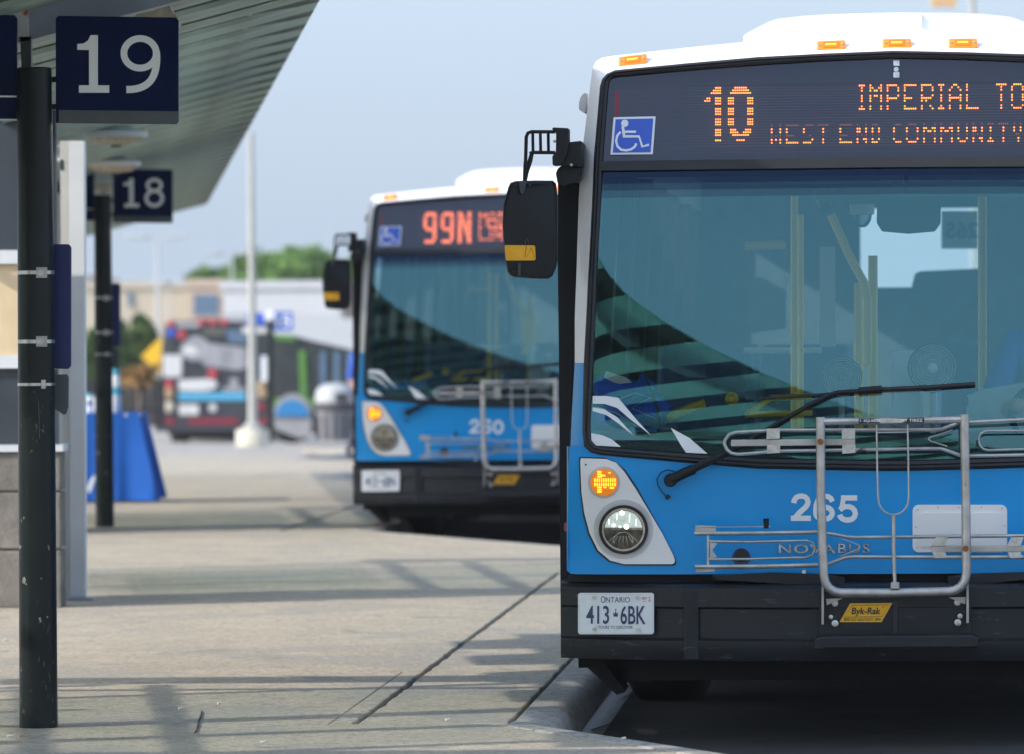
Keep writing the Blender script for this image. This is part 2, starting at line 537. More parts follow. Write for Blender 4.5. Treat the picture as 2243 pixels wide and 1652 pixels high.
_text_cache = {}
def text2d(s, bold=0.0, shear=0.0, space=1.0):
    """(verts, faces) of a line of lettering, in its own 0..1 box, y down"""
    key = (s, bold, shear, space)
    if key in _text_cache:
        return _text_cache[key]
    cu = bpy.data.curves.new('lettering', 'FONT')
    cu.body = s
    cu.offset = bold
    cu.shear = shear
    cu.space_character = space
    cu.resolution_u = 3
    o = bpy.data.objects.new('lettering', cu)
    COL.objects.link(o)
    dg = bpy.context.evaluated_depsgraph_get()
    dg.update()
    me = bpy.data.meshes.new_from_object(o.evaluated_get(dg))
    vs = [(v.co.x, v.co.y) for v in me.vertices]
    fs = [tuple(p.vertices) for p in me.polygons]
    bpy.data.objects.remove(o)
    bpy.data.curves.remove(cu)
    bpy.data.meshes.remove(me)
    x0, x1 = min(v[0] for v in vs), max(v[0] for v in vs)
    y0, y1 = min(v[1] for v in vs), max(v[1] for v in vs)
    r = ([((x - x0) / (x1 - x0), 1 - (y - y0) / (y1 - y0)) for x, y in vs], fs)
    _text_cache[key] = r
    return r

def text_in(s, x0, y0, x1, y1, **k):
    v, f = text2d(s, **k)
    return [(x0 + a * (x1 - x0), y0 + b * (y1 - y0)) for a, b in v], f

def polys(*pl):
    """list of polygons -> (verts, faces)"""
    v, f = [], []
    for p in pl:
        f.append(tuple(range(len(v), len(v) + len(p))))
        v += [tuple(q) for q in p]
    return v, f

def flat_obj(name, vf, fn, d, mats, parent=None):
    """2D figure mapped by fn(px,py)->3D and given a thickness d (vector)"""
    v, f = vf
    bm = bmesh.new()
    bv = [bm.verts.new(fn(*p)) for p in v]
    bf = []
    for q in f:
        try:
            bf.append(bm.faces.new([bv[i] for i in q]))
        except ValueError:
            pass
    big = [q for q in bf if len(q.verts) > 4]
    if big:
        bmesh.ops.triangulate(bm, faces=big, ngon_method='EAR_CLIP')
    if d is not None:
        g = bmesh.ops.extrude_face_region(bm, geom=list(bm.faces))
        bmesh.ops.translate(bm, verts=[e for e in g['geom'] if isinstance(e, bmesh.types.BMVert)], vec=Vector(d))
    bmesh.ops.recalc_face_normals(bm, faces=bm.faces)
    me = bpy.data.meshes.new(name)
    bm.to_mesh(me)
    bm.free()
    me.materials.append(M[mats])
    o = bpy.data.objects.new(name, me)
    COL.objects.link(o)
    if parent is not None:
        o.parent = parent
    return o

def mesh_from_modifiers(o):
    dg = bpy.context.evaluated_depsgraph_get()
    dg.update()
    me = bpy.data.meshes.new_from_object(o.evaluated_get(dg))
    o.modifiers.clear()
    o.data = me
    return o

def person_body(name, J, E, root, parent, bands):
    """one continuous skinned body: J joints {name: (pos, radius)}, E edges; bands: function(co)->material slot"""
    names = list(J)
    idx = {n: i for i, n in enumerate(names)}
    me = bpy.data.meshes.new(name)
    me.from_pydata([J[n][0] for n in names], [(idx[a], idx[b]) for a, b in E], [])
    o = bpy.data.objects.new(name, me)
    COL.objects.link(o)
    sk = o.modifiers.new('skin', 'SKIN')
    sk.use_smooth_shade = True
    for i, n in enumerate(names):
        r = J[n][1]
        me.skin_vertices[0].data[i].radius = (r, r) if not isinstance(r, tuple) else r
        me.skin_vertices[0].data[i].use_root = (n == root)
    sb = o.modifiers.new('sub', 'SUBSURF')
    sb.levels = sb.render_levels = 2
    mesh_from_modifiers(o)
    for m in ('skin_tone', 'shirt_blue', 'trousers_dark', 'ink'):
        o.data.materials.append(M[m])
    for p in o.data.polygons:
        p.material_index = bands(p.center)
        p.use_smooth = True
    if parent is not None:
        o.parent = parent
    return o

# ------------------------------------------------------------------ the two city buses
YAW = -math.atan(0.065)
BO = Vector(((1964 - CX) * 20.7 / FPX, 20.7, 0.0))
CA, SA = math.cos(YAW), math.sin(YAW)
BW = 1.22

def F_nose(x, z):                                               # nearly flat across, turning in at the corners, leaning back upwards
    u = min(1.05, abs(x) / BW)
    t = max(0.0, z - 1.0)
    k = max(0.0, min(1.0, (1.10 - z) / 0.45))                   # the blue nose below the glass is more rounded in plan
    k = k * k * (3 - 2 * k)
    return 0.004 * u ** 2 + 0.010 * u ** 24 + 0.047 * t + 0.0636 * t * t + 0.085 * k * u ** 3

def F_bumper(x, z):                                             # the bumper is bowed forward in the middle
    u = abs(x) / BW
    return -0.13 + 0.26 * u ** 2.6

SURF = [F_nose]
def F(x, z):
    return SURF[0](x, z)

def Fn(x, z):
    e = 1e-3
    n = Vector(((F(x + e, z) - F(x - e, z)) / (2 * e), -1, (F(x, z + e) - F(x, z - e)) / (2 * e)))
    return n.normalized()

def lp(px, py, y):
    """bus-local point on the plane y (metres behind the nose) seen at a pixel"""
    x = 0.0
    u, v = un(px, py)
    U = u - CX
    x = (U * (BO.y + y * CA) - FPX * (BO.x - y * SA)) / (CA * FPX - U * SA)
    Y = BO.y + x * SA + y * CA
    return Vector((x, y, EYE - (v - HY) * Y / FPX))

def bl(px, py, off=0.0):
    p = lp(px, py, 0.1)
    for _ in range(6):
        p = lp(px, py, F(p.x, p.z) + off)
    return p

def front(name, vf, off, thick, m, parent, grid=0.05, gridz=0.03, mirror=False, local=False, curved=True):
    """a piece of the curved bus front: 2D figure in photo pixels (or local x,z), laid on the front surface"""
    v, f = vf
    bm = bmesh.new()
    bv = []
    for p in v:
        q = Vector((p[0], 0, p[1])) if local else bl(p[0], p[1], off)
        if mirror and q.x > -0.03:
            q.x = 0.0
        bv.append(bm.verts.new((q.x, 0, q.z)))
    bf = []
    for q in f:
        try:
            bf.append(bm.faces.new([bv[i] for i in q]))
        except ValueError:
            pass
    if mirror:
        g = bmesh.ops.duplicate(bm, geom=list(bm.faces))
        for e in g['geom']:
            if isinstance(e, bmesh.types.BMVert):
                e.co.x = -e.co.x
        bmesh.ops.remove_doubles(bm, verts=bm.verts, dist=0.002)
    bmesh.ops.triangulate(bm, faces=[q for q in bm.faces if len(q.verts) > 4], ngon_method='EAR_CLIP')
    xs = [w.co.x for w in bm.verts]
    zs = [w.co.z for w in bm.verts]
    if curved:
        k = math.floor(min(xs) / grid) + 1
        while k * grid < max(xs):
            bmesh.ops.bisect_plane(bm, geom=list(bm.verts) + list(bm.edges) + list(bm.faces), plane_co=(k * grid, 0, 0), plane_no=(1, 0, 0))
            k += 1
        cuts = [c * gridz for c in range(int(min(zs) / gridz), int(max(zs) / gridz) + 2)] + [1.0]
        for c in cuts:
            if min(zs) < c < max(zs):
                bmesh.ops.bisect_plane(bm, geom=list(bm.verts) + list(bm.edges) + list(bm.faces), plane_co=(0, 0, c), plane_no=(0, 0, 1))
    bad = [e for e in bm.faces if e.calc_area() < 1e-9]
    if bad:
        bmesh.ops.delete(bm, geom=bad, context='FACES')
    if mirror:
        bmesh.ops.remove_doubles(bm, verts=bm.verts, dist=0.0005)
    for w in bm.verts:
        w.co.y = F(w.co.x, w.co.z) + off
    bm.normal_update()
    for q in bm.faces:
        if q.normal.y > 0:
            q.normal_flip()
    nf = len(bm.faces)
    if thick:
        g = bmesh.ops.extrude_face_region(bm, geom=list(bm.faces), use_keep_orig=True)
        bmesh.ops.translate(bm, verts=[e for e in g['geom'] if isinstance(e, bmesh.types.BMVert)], vec=(0, thick, 0))
        bmesh.ops.recalc_face_normals(bm, faces=bm.faces)
    me = bpy.data.meshes.new(name)
    bm.to_mesh(me)
    bm.free()
    me.materials.append(M[m])
    for p in me.polygons:
        p.use_smooth = True
    me.update()
    ns = []
    for p in me.polygons:
        face = p.normal.y < -0.5 and all(abs(me.vertices[i].co.y - F(me.vertices[i].co.x, me.vertices[i].co.z) - off) < 1e-4 for i in p.vertices)
        for li in p.loop_indices:
            w = me.vertices[me.loops[li].vertex_index].co
            ns.append(Fn(w.x, w.z) if face else p.normal.copy())
    me.normals_split_custom_set(ns)
    o = bpy.data.objects.new(name, me)
    COL.objects.link(o)
    o.parent = parent
    return o

def LB(b):                                                      # bus-local z from a pixel row near the left corner
    return EYE - (b + ROLL * 150 - HY) * 20.95 / FPX

OUT = [(1964, 111), (1810, 117), (1658, 125), (1500, 139), (1365, 152), (1346, 154), (1330, 161), (1319, 173), (1314, 190), (1301, 339), (1297, 440), (1290, 575), (1283.7, 699), (1278.5, 795), (1276, 908), (1275.6, 945), (1279, 978), (1294, 991.5), (1315, 997), (1367, 1002), (1503, 1014), (1658, 1027), (1787, 1029.5), (1919, 1032), (1964, 1032)]
INN = [(1964, 128), (1810, 134), (1669, 142.5), (1505, 155), (1372, 167), (1350, 169), (1340, 172), (1335, 180), (1333, 195), (1321, 355), (1317, 440), (1309.5, 575), (1304.5, 699), (1301, 795), (1294.5, 905), (1293.5, 940), (1296, 963), (1307, 975.5), (1330, 979), (1375, 983), (1505, 993), (1660, 1003), (1790, 1006), (1919, 1008), (1964, 1008)]
SIL = [(1964, 77), (1810, 82), (1670, 90), (1500, 105), (1380, 117), (1335, 121.5), (1315, 125), (1303, 133), (1295, 150), (1269, 365), (1265, 440), (1261, 575), (1256.5, 699), (1256.5, 795), (1250, 908), (1248.5, 945), (1247, 978)]

LED = {' ': ['000'] * 9,
 'I': ['111', '010', '010', '010', '010', '010', '010', '010', '111'],
 'M': ['100001', '110011', '101101', '101101', '100001', '100001', '100001', '100001', '100001'],
 'P': ['111110', '100001', '100001', '100001', '111110', '100000', '100000', '100000', '100000'],
 'E': ['111111', '100000', '100000', '100000', '111100', '100000', '100000', '100000', '111111'],
 'R': ['111110', '100001', '100001', '100001', '111110', '101000', '100100', '100010', '100001'],
 'A': ['001100', '010010', '100001', '100001', '111111', '100001', '100001', '100001', '100001'],
 'L': ['100000'] * 8 + ['111111'],
 'T': ['11111', '00100', '00100', '00100', '00100', '00100', '00100', '00100', '00100'],
 'O': ['011110', '100001', '100001', '100001', '100001', '100001', '100001', '100001', '011110'],
 'W': ['10001', '10001', '10001', '10001', '10101', '10101', '10101', '11011', '10001'],
 'S': ['01111', '10000', '10000', '01100', '00010', '00001', '00001', '00001', '11110'],
 'N': ['10001', '11001', '11001', '10101', '10101', '10011', '10011', '10001', '10001'],
 'D': ['1110', '1001', '1001', '1001', '1001', '1001', '1001', '1001', '1110'],
 'C': ['0111', '1000', '1000', '1000', '1000', '1000', '1000', '1000', '0111'],
 'U': ['10001'] * 8 + ['01110'],
 'Y': ['1001', '1001', '1001', '0110', '0110', '0010', '0010', '0010', '0010']}
BIG = {'1': ['00000111', '00001111', '00011111', '00110111', '01100111', '11100111'] + ['00000111'] * 15,
 '0': ['000111111000', '001111111100', '011111111110', '111000000111', '111000000111', '111000000111'] + ['111000000111'] * 10 + ['011100001110', '011110011110', '001111111100', '000111111000', '000011110000'],
 '9': ['0011111110', '0111111111', '1110000111', '1110000111', '1110000111', '1110000111', '1110000111', '0111111111', '0011111111', '0000000111', '0000000111', '0000000111', '0000000111', '0111111110', '0111111100'],
 'N': ['1110000111', '1111000111', '1111100111', '1111100111', '1111110111', '1111110111', '1110111111', '1110111111', '1110011111', '1110011111', '1110001111', '1110001111', '1110000111', '1110000111', '1110000111']}

def led_dots(words, big, px0, py0, pw, ph, slope):
    """lit dots (centres in pixels) of a display; words: (text, column, row), big: (text, column, row, glyph rows). Every fourth row is dark."""
    lit, dim = [], []
    def put(c, r):
        x, y = px0 + c * pw, py0 + r * ph + slope * c * pw
        (dim if r % 4 == 3 else lit).append((x, y))
    for s, c, r in words:
        for ch in s:
            g = LED[ch]
            for j, row in enumerate(g):
                for i, b in enumerate(row):
                    if b == '1':
                        put(c + i, r + j)
            c += len(g[0]) + (2 if ch in 'MPERALO' and len(g[0]) == 6 else 2)
    for s, c, r in big:
        for ch in s:
            g = BIG[ch]
            for j, row in enumerate(g):
                for i, b in enumerate(row):
                    if b == '1':
                        put(c + i, r + j)
            c += len(g[0]) + 2
    return lit, dim

def dot_polys(pts, r, n=6):
    return polys(*[circ(x, y, r, n) for x, y in pts])

def seat_mesh(x, y, parent):
    mb = MB()
    mb.box(x - 0.21, x + 0.21, y, y + 0.42, 0.80, 0.88)
    mb.prism([(x - 0.21, y + 0.40, 0.86), (x + 0.21, y + 0.40, 0.86), (x + 0.19, y + 0.50, 1.45), (x - 0.19, y + 0.50, 1.45)], (0, 0.05, 0))
    mb.box(x - 0.05, x + 0.05, y + 0.15, y + 0.25, 0.40, 0.80)
    return bevel(mb.build('seat', 'seat_blue', parent), 0.02)

def make_bus():
    bus = empty('city_bus', BO, YAW)
    # ---- shell: white brow and pillars, blue nose, sides, roof
    def strip(outer, inner, depth, n=5, name='brow', m='white_paint', sides=(1, -1)):
        mb = MB()
        for sgn in sides:
            grid = []
            A, B = [], []
            for i in range(len(outer) - 1):                     # split long runs so the strip follows the bow
                a0, a1 = bl(*outer[i]), bl(*outer[i + 1])
                b0, b1 = bl(*inner[i]), bl(*inner[i + 1])
                k = max(1, int((a1 - a0).length / 0.06))
                for q in range(k):
                    A.append(a0.lerp(a1, q / k))
                    B.append(b0.lerp(b1, q / k))
            A.append(bl(*outer[-1]))
            B.append(bl(*inner[-1]))
            for a, b in zip(A, B):
                row = []
                for q in range(n + 1):
                    t = q / n
                    p = b.lerp(a, t)
                    row.append(Vector((p.x * sgn, F(p.x, p.z) + depth(t), p.z)))
                grid.append(row)
            if name == 'roof_brow':
                for p in grid[0]:
                    p.x = 0.0
            vs = [p for r in grid for p in r]
            fs = []
            for i in range(len(grid) - 1):
                for q in range(n):
                    a = i * (n + 1) + q
                    fs.append((a, a + 1, a + n + 2, a + n + 1))
            mb.add(vs, fs)
        return mb.build(name, m, bus, smooth=True), A
    white, _ = strip(SIL[:14], OUT[:14], lambda t: 0.075 * t ** 1.3, name='roof_brow')
    for s_ in (1, -1):
        strip(SIL[13:], OUT[13:17], lambda t: 0.075 * t ** 1.3, name='corner_pillar', m='blue_paint', sides=(s_,))
    # nose panel
    nose = [(1247, 978), (1279, 978), (1294, 991.5), (1315, 997), (1367, 1002), (1503, 1014), (1658, 1027), (1787, 1029.5), (1919, 1032), (1964, 1032), (1964, 1257), (1600, 1258), (1262, 1258), (1250, 1257), (1242, 1250), (1243, 1150)]
    front('nose_panel', polys(nose), 0.0, 0.03, 'blue_paint', bus, mirror=True)
    for sgn in (1, -1):                                          # rounded return of the nose into the side
        mb = MB()
        rows = []
        for py in (978, 1060, 1150, 1252):
            p = bl(1245, py)
            rows.append([Vector((sgn * (p.x - 0.010 * math.sin(t * PI / 2)), F(p.x, p.z) + 0.09 * t, p.z)) for t in (0, 0.25, 0.5, 0.75, 1)])
        vs = [p for r in rows for p in r]
        mb.add(vs, [(i * 5 + q, i * 5 + q + 1, i * 5 + q + 6, i * 5 + q + 5) for i in range(3) for q in range(4)])
        mb.build('nose_corner', 'blue_paint', bus, smooth=True)
    # roof: from the brow's upper edge back over the passengers
    prof = []
    for (px, py) in SIL[:9]:
        p = bl(px, py)
        prof.append((p.x, F(p.x, p.z) + 0.075, p.z))
    full = [(x, y, z) for x, y, z in prof[::-1]] + [(-x, y, z) for x, y, z in prof[1:]]
    mb = MB()
    rows = []
    for (dy, dz, k) in ((0.0, 0.0, 1.0), (0.06, 0.012, 1.0), (0.5, 0.030, 1.0), (1.3, 0.040, 1.0), (11.6, 0.040, 1.0)):
        rows.append([(x * k, y + dy if dy < 11 else 11.9, z + dz * (1 - (abs(x) / 1.3) ** 2)) for x, y, z in full])
    n = len(full)
    mb.add([p for r in rows for p in r], [(i * n + j, i * n + j + 1, (i + 1) * n + j + 1, (i + 1) * n + j) for i in range(len(rows) - 1) for j in range(n - 1)])
    mb.build('roof', 'roof_sky_white', bus, smooth=True)
    # roof pod (battery housing) standing back on the roof
    pp = [(1628, 77), (1640, 68), (1658, 58.7), (1680, 47), (1702, 39), (1760, 32), (1815, 28.7), (1900, 26), (1964, 24.5)]
    pod = MB()
    fr = [lp(px, py, 1.6) for px, py in pp]
    base = fr[0].z - 0.06
    ring = [Vector((fr[0].x, 1.6, base))] + fr + [Vector((-p.x, p.y, p.z)) for p in fr[-2::-1]] + [Vector((-fr[0].x, 1.6, base))]
    n = len(ring)
    rows = [[Vector((p.x * k, 1.6 + d, base + (p.z - base) * h)) for p in ring] for d, k, h in ((0, 1, 0.93), (0.05, 1, 0.985), (0.12, 1, 1.0), (6.0, 1, 1.0))]
    pod.add([p for r in rows for p in r], [(i * n + j, i * n + j + 1, (i + 1) * n + j + 1, (i + 1) * n + j) for i in range(3) for j in range(n - 1)] + [tuple(range(n))])
    po = pod.build('roof_pod', 'white_paint', bus, smooth=True)
    s0, s1 = lp(2018, 25, 1.585), lp(2018, 60, 1.585)
    MB().box(s0.x - 0.0035, s0.x + 0.0035, 1.585, 1.62, s1.z, s0.z - 0.012).build('seam', 'bezel_grey', po)
    # sides with window band, seen from inside and from a step aside
    xs = -bl(1247, 1000).x
    xt = -bl(1295, 150).x
    zr = bl(1295, 150).z
    def sx(z):                                                   # half width at a height
        return xs + (xt - xs) * max(0, min(1, (z - 1.2) / (zr - 1.2)))
    for sgn in (-1, 1):
        wl = MB()
        for (a, b, m) in ((0.42, 0.62, 0), (0.62, 1.02, 0), (1.02, 1.15, 0), (2.20, zr, 1)):
            ya_, yb_ = [(0.34 if z < 0.61 else F(1.2, z) + 0.10) for z in (a, b)]
            wl.prism([(sgn * sx(a), ya_, a), (sgn * sx(b), yb_, b), (sgn * sx(b), 11.9, b), (sgn * sx(a), 11.9, a)], (-sgn * 0.05, 0, 0), m)
        for yy in (0.48, 1.75, 3.2, 4.9, 6.6, 8.3, 10.0, 11.7):
            wl.prism([(sgn * sx(1.15), yy, 1.15), (sgn * sx(2.2), yy, 2.2), (sgn * sx(2.2), yy + 0.14, 2.2), (sgn * sx(1.15), yy + 0.14, 1.15)], (-sgn * 0.05, 0, 0), 2)
        wl.build('side_wall', ['blue_paint', 'white_paint', 'black_plastic'], bus)
        for yy, y2 in ((0.62, 1.75), (1.89, 3.2), (3.34, 4.9), (5.04, 6.6), (6.74, 8.3), (8.44, 10.0), (10.14, 11.7)):
            g = MB().prism([(sgn * (sx(1.15) - 0.015), yy, 1.15), (sgn * (sx(2.2) - 0.015), yy, 2.2), (sgn * (sx(2.2) - 0.015), y2, 2.2), (sgn * (sx(1.15) - 0.015), y2, 1.15)], (-sgn * 0.006, 0, 0))
            g.build('window', 'side_glass', bus)
    wa, wb = lp(1885, 630, 11.86), lp(2146, 455, 11.86)
    rw = MB().box(-1.2, 1.2, 11.86, 11.92, 0.35, wa.z).box(-1.2, wa.x, 11.86, 11.92, wa.z, 2.55).box(wb.x, 1.2, 11.86, 11.92, wa.z, 2.55).box(wa.x, wb.x, 11.86, 11.92, wb.z, 2.55)
    rw.build('rear_wall', 'interior_dark', bus)
    MB().box(wa.x, wb.x, 11.88, 11.89, wa.z, wb.z).build('rear_window', 'side_glass', bus)
    MB().prism([lp(x, y, 11.5) for x, y in ((1998, 625), (2004, 600), (2016, 594), (2146, 588), (2146, 630), (1998, 632))], (0, 0.2, 0)).build('rear_shelf', 'interior_dark', bus)
    # ---- underbody, wheels
    ub = MB().box(-1.19, 1.19, 0.42, 11.8, 0.26, 0.40)
    ub.box(-1.0, 1.0, 0.30, 0.44, 0.22, 0.40)
    ub.build('underbody', 'chassis_black', bus)
    sk = MB()
    a = lp(1252, 1425, 0.45)
    sk.prism([(a.x, 0.40, 0.32), (a.x + 0.10, 0.40, 0.32), (a.x + 0.20, 0.40, 0.17), (a.x + 0.17, 0.40, 0.16)], (0, 0.35, 0))
    sk.box(a.x + 0.13, a.x + 0.30, 0.5, 0.9, 0.20, 0.33)
    sk.build('mud_guard', 'chassis_black', bus)
    for yy in (2.62, 8.9):
        for sgn in (-1, 1):
            w = empty('wheel', (sgn * (0.93 if yy < 5 else 0.99), yy, 0.478), math.radians(-4) if yy < 5 else 0, bus)
            pr = [(0.30, -0.15), (0.43, -0.155), (0.463, -0.135), (0.478, -0.11), (0.478, 0.11), (0.463, 0.135), (0.43, 0.155), (0.30, 0.15)]
            t = MB().lathe(pr, axis='x', seg=40)
            t.build('tyre', 'tyre_rubber', w, smooth=True)
            MB().lathe([(0.05, -0.10), (0.16, -0.11), (0.24, -0.06), (0.30, -0.13), (0.30, 0.13), (0.1, 0.12)], axis='x', seg=28).build('rim', 'flat_steel', w, smooth=True)
    # ---- window seal, glass
    mb = MB()
    for sgn in (1, -1):
        rows = []
        A, B = [], []
        for i in range(len(OUT) - 1):
            a0, a1, b0, b1 = bl(*OUT[i]), bl(*OUT[i + 1]), bl(*INN[i]), bl(*INN[i + 1])
            k = max(1, int((a1 - a0).length / 0.07))
            for q in range(k):
                A.append(a0.lerp(a1, q / k))
                B.append(b0.lerp(b1, q / k))
        A.append(bl(*OUT[-1]))
        B.append(bl(*INN[-1]))
        for a, b in zip(A, B):
            r = []
            for t, d in ((0, 0.004), (0.08, -0.010), (0.3, -0.016), (0.5, -0.010), (0.62, -0.013), (0.9, -0.006), (1.0, 0.012)):
                p = a.lerp(b, t)
                r.append(Vector((p.x * sgn, F(p.x, p.z) + d, p.z)))
            rows.append(r)
        for p in rows[0] + rows[-1]:
            p.x = 0.0
        mb.add([p for r in rows for p in r], [(i * 7 + q, i * 7 + q + 1, i * 7 + q + 8, i * 7 + q + 7) for i in range(len(rows) - 1) for q in range(6)])
    mb.build('window_seal', 'black_rubber', bus, smooth=True)
    front('window_divider', polys([(1312, 353), (1964, 345), (1964, 366), (1312, 374)]), -0.012, 0.03, 'black_rubber', bus, mirror=True)
    wind = [(1964, 425), (1317.5, 434)] + INN[10:]
    ws_parts = ((362, 372, 1322, 395, 403, 1319.5, 'shade_glass_a'), (395, 403, 1319.5, 410, 418, 1318.5, 'shade_glass_b'), (410, 418, 1318.5, 425, 434, 1317.5, 'shade_glass_c'))
    for yc0, yl0, xl0, yc1, yl1, xl1, gm in ws_parts:
        front('shade_band', polys([(1964, yc0), (xl0, yl0), (xl1, yl1), (1964, yc1)]), 0.004, None, gm, bus, mirror=True, grid=0.05)
    front('windshield', polys(wind), 0.004, None, 'windshield_glass', bus, mirror=True, grid=0.05, gridz=0.08)
    sgw = INN[:10] + [(1320, 358), (1964, 350)]
    front('sign_window', polys(sgw), 0.004, None, 'sign_glass', bus, mirror=True)
    front('lower_frit', polys([(1296, 960), (1308, 973), (1372, 979), (1505, 991), (1660, 1001), (1964, 1007), (1964, 972), (1800, 968), (1660, 985), (1505, 978), (1372, 968)]), 0.010, 0.004, 'black_rubber', bus, mirror=True)
    # glass marks
    dec = polys([(335, 445), (450, 445), (550, 461), (700, 640), (825, 775), (650, 640), (540, 545), (440, 513), (335, 508)],
                [(335, 540), (430, 556), (540, 622), (680, 778), (560, 682), (450, 605), (335, 572)],
                [(322, 757), (420, 776), (500, 812), (572, 872), (370, 862), (325, 835)],
                [(990, 712), (1150, 800), (1300, 930), (1120, 922), (1078, 862)])
    dec = ([(1210.75 + x * 0.2608, 751.5 + y * 0.2608) for x, y in dec[0]], dec[1])
    front('swoosh_decal', dec, -0.001, None, 'decal_white', bus)
    # ---- sign box and accessibility sticker
    z0, z1 = bl(1500, 350).z, bl(1964, 128).z
    bx = MB()
    for i in range(24):
        xa, xb = -1.08 + i * 0.09, -0.99 + i * 0.09
        ya, yb = F(xa, 2.3) + 0.09, F(xb, 2.3) + 0.09
        bx.add([(xa, ya, z0 - 0.06), (xb, yb, z0 - 0.06), (xb, yb + 0.02, z1 + 0.02 - 0.075 * (xb / 1.08) ** 2), (xa, ya + 0.02, z1 + 0.02 - 0.075 * (xa / 1.08) ** 2)], [(0, 1, 2, 3)])
    bx.box(-1.06, 1.06, 0.42, 0.60, z0 - 0.05, z1 - 0.09)
    bx.build('sign_box', 'sign_box', bus)
    off = 0.06
    p_ = []
    for r in range(22):
        for c in range(0, 196):
            x, y = 1507 + c * 4.7, 193 + r * 6.1 - 0.008 * c * 4.7
            p_.append([(x - 1, y - 0.9), (x + 1, y - 0.9), (x + 1, y + 0.9), (x - 1, y + 0.9)])
    tag(front('led_grid', polys(*p_), off, None, 'led_off', bus, curved=False), kind='stuff')
    front('display_frame', polys(*ribbon([(1498, 183), (1964, 178), (2432, 174)], 2.5), *ribbon([(1498, 183), (1498, 334)], 2.5), *ribbon([(1498, 334), (1964, 331), (2432, 327)], 2.5)), off - 0.003, 0.01, 'dash_grey', bus)
    st = front('access_sticker', polys([(1344, 257), (1436, 255), (1429.8, 338), (1337, 339)]), -0.003, 0.004, 'sign_white', bus)
    front('sticker_field', polys([(1348.5, 261.5), (1431, 259.5), (1425, 333.5), (1342.5, 334.5)]), -0.0045, 0.001, 'sign_blue', st)
    def S(x, y):
        return (x * 0.2608 + 1085.5, y * 0.2608)
    head = circ(*S(1085, 1036), 8.0, 18)
    body = ribbon([S(1068, 1060), S(1080, 1150)], 6) + ribbon([S(1078, 1107), S(1180, 1107)], 5) + ribbon([S(1068, 1146), S(1205, 1146), S(1232, 1232), S(1288, 1215)], 5.4)
    wheel = ribbon([S(*q) for q in arc(1095, 1175, 82, -118, -360 - 0, 16)][:0] + [S(1050, 1108), S(1022, 1140), S(1012, 1185), S(1024, 1230), S(1055, 1258), S(1097, 1264), S(1140, 1254), S(1170, 1232), S(1182, 1205)], 5.2)
    front('wheelchair_symbol', polys(head, *body, *wheel), -0.006, 0.001, 'sign_white', st)
    front('heating_bar', polys([(1347.5, 201), (1355.5, 201), (1354, 254), (1346, 254)]), 0.002, 0.002, 'red_line', bus)
    front('heating_wires', polys(*[q for k in range(11) for q in ribbon([(1352, 199 + k * 13), (1964, 192.5 + k * 13), (2500, 190 + k * 13)], 0.7)]), 0.006, None, 'red_line', bus)
    front('window_latch', polys([(1957, 133), (1970, 133), (1970, 144), (1957, 144)], circ(1963, 152, 5.5, 12), [(1957, 158), (1970, 158), (1970, 170), (1957, 170)]), 0.0, 0.006, 'zinc', bus)
    # ---- marker lights
    for px, py, sl in ((1385, 133, -0.11), (1820, 100.5, -0.035), (1964, 96.5, -0.01), (2109, 96, 0.0), (2543, 125, 0.10)):
        p = bl(px, py)
        t = empty('marker_light', (p.x, F(p.x, p.z) + 0.022, p.z), 0, bus)
        ux = Vector((1, (F(p.x + 0.02, p.z) - F(p.x - 0.02, p.z)) / 0.04, -sl)).normalized()
        uz = Vector((0, 0.55, 1)).normalized()
        nn = ux.cross(uz).normalized()
        if nn.y > 0:
            nn = -nn
        def plate(w, h, d0, d1):
            q = [ux * a * w + uz * b * h + nn * d0 for a, b in ((-1, -1), (1, -1), (1, 1), (-1, 1))]
            return MB().prism(q, nn * (d1 - d0))
        bevel(plate(0.053, 0.0205, -0.02, 0.010).build('lens', 'amber_lens', t), 0.006)
        plate(0.029, 0.0125, 0.006, 0.013).build('lamp_core', 'amber_core', t)
        bb = MB()
        for k in range(5):
            q = [ux * (a * 0.0028 + (k - 2) * 0.008) + uz * b * 0.0026 + nn * 0.0125 for a, b in ((-1, -1), (1, -1), (1, 1), (-1, 1))]
            bb.prism(q, nn * 0.003)
        bb.build('led_row', 'led_yellow', t)
        for a in (-0.041, 0.041):
            sc_ = MB()
            q = [ux * (a + 0.004 * math.cos(k * PI / 4)) + uz * 0.004 * math.sin(k * PI / 4) + nn * 0.0095 for k in range(8)]
            sc_.prism(q, nn * 0.004)
            sc_.build('screw', 'zinc', t)
    # ---- headlight panel
    bz = [(1272.6, 1004), (1328, 1005.7), (1349, 1013.6), (1367, 1033), (1393, 1072), (1450.7, 1169), (1475, 1217), (1478.5, 1228), (1476.7, 1234), (1471.5, 1236), (1367, 1236), (1336, 1228), (1310, 1206), (1291.6, 1169), (1280, 1125), (1273.5, 1078), (1271, 1010)]
    for sgn in (1, -1):
        def mir(vf):
            if sgn == 1:
                return vf, False
            v, f = vf
            return ([(-bl(*q).x, bl(*q).z) for q in v], f), True
        def fr(name, vf, off, th, m, par):
            w, loc = mir(vf)
            return front(name, w, off, th, m, par, local=loc)
        gr = [(x + (1 if x > 1350 else -1) * 3, y + (3 if y > 1100 else -3)) for x, y in bz]
        hp = fr('headlight_panel', polys(bz), -0.014, 0.03, 'white_paint', bus)
        fr('panel_groove', polys(gr), -0.003, 0.01, 'ink', hp)
        fr('panel_screw', polys(circ(1283, 1018, 2, 8)), -0.016, 0.003, 'ink', hp)
        ts = fr('turn_signal', polys(circ(1323, 1057, 30, 32)), -0.024, 0.02, 'amber_lens', bus)
        fr('signal_recess', polys(circ(1323, 1057, 35, 32)), -0.0165, 0.004, 'bezel_grey', ts)
        bars = []
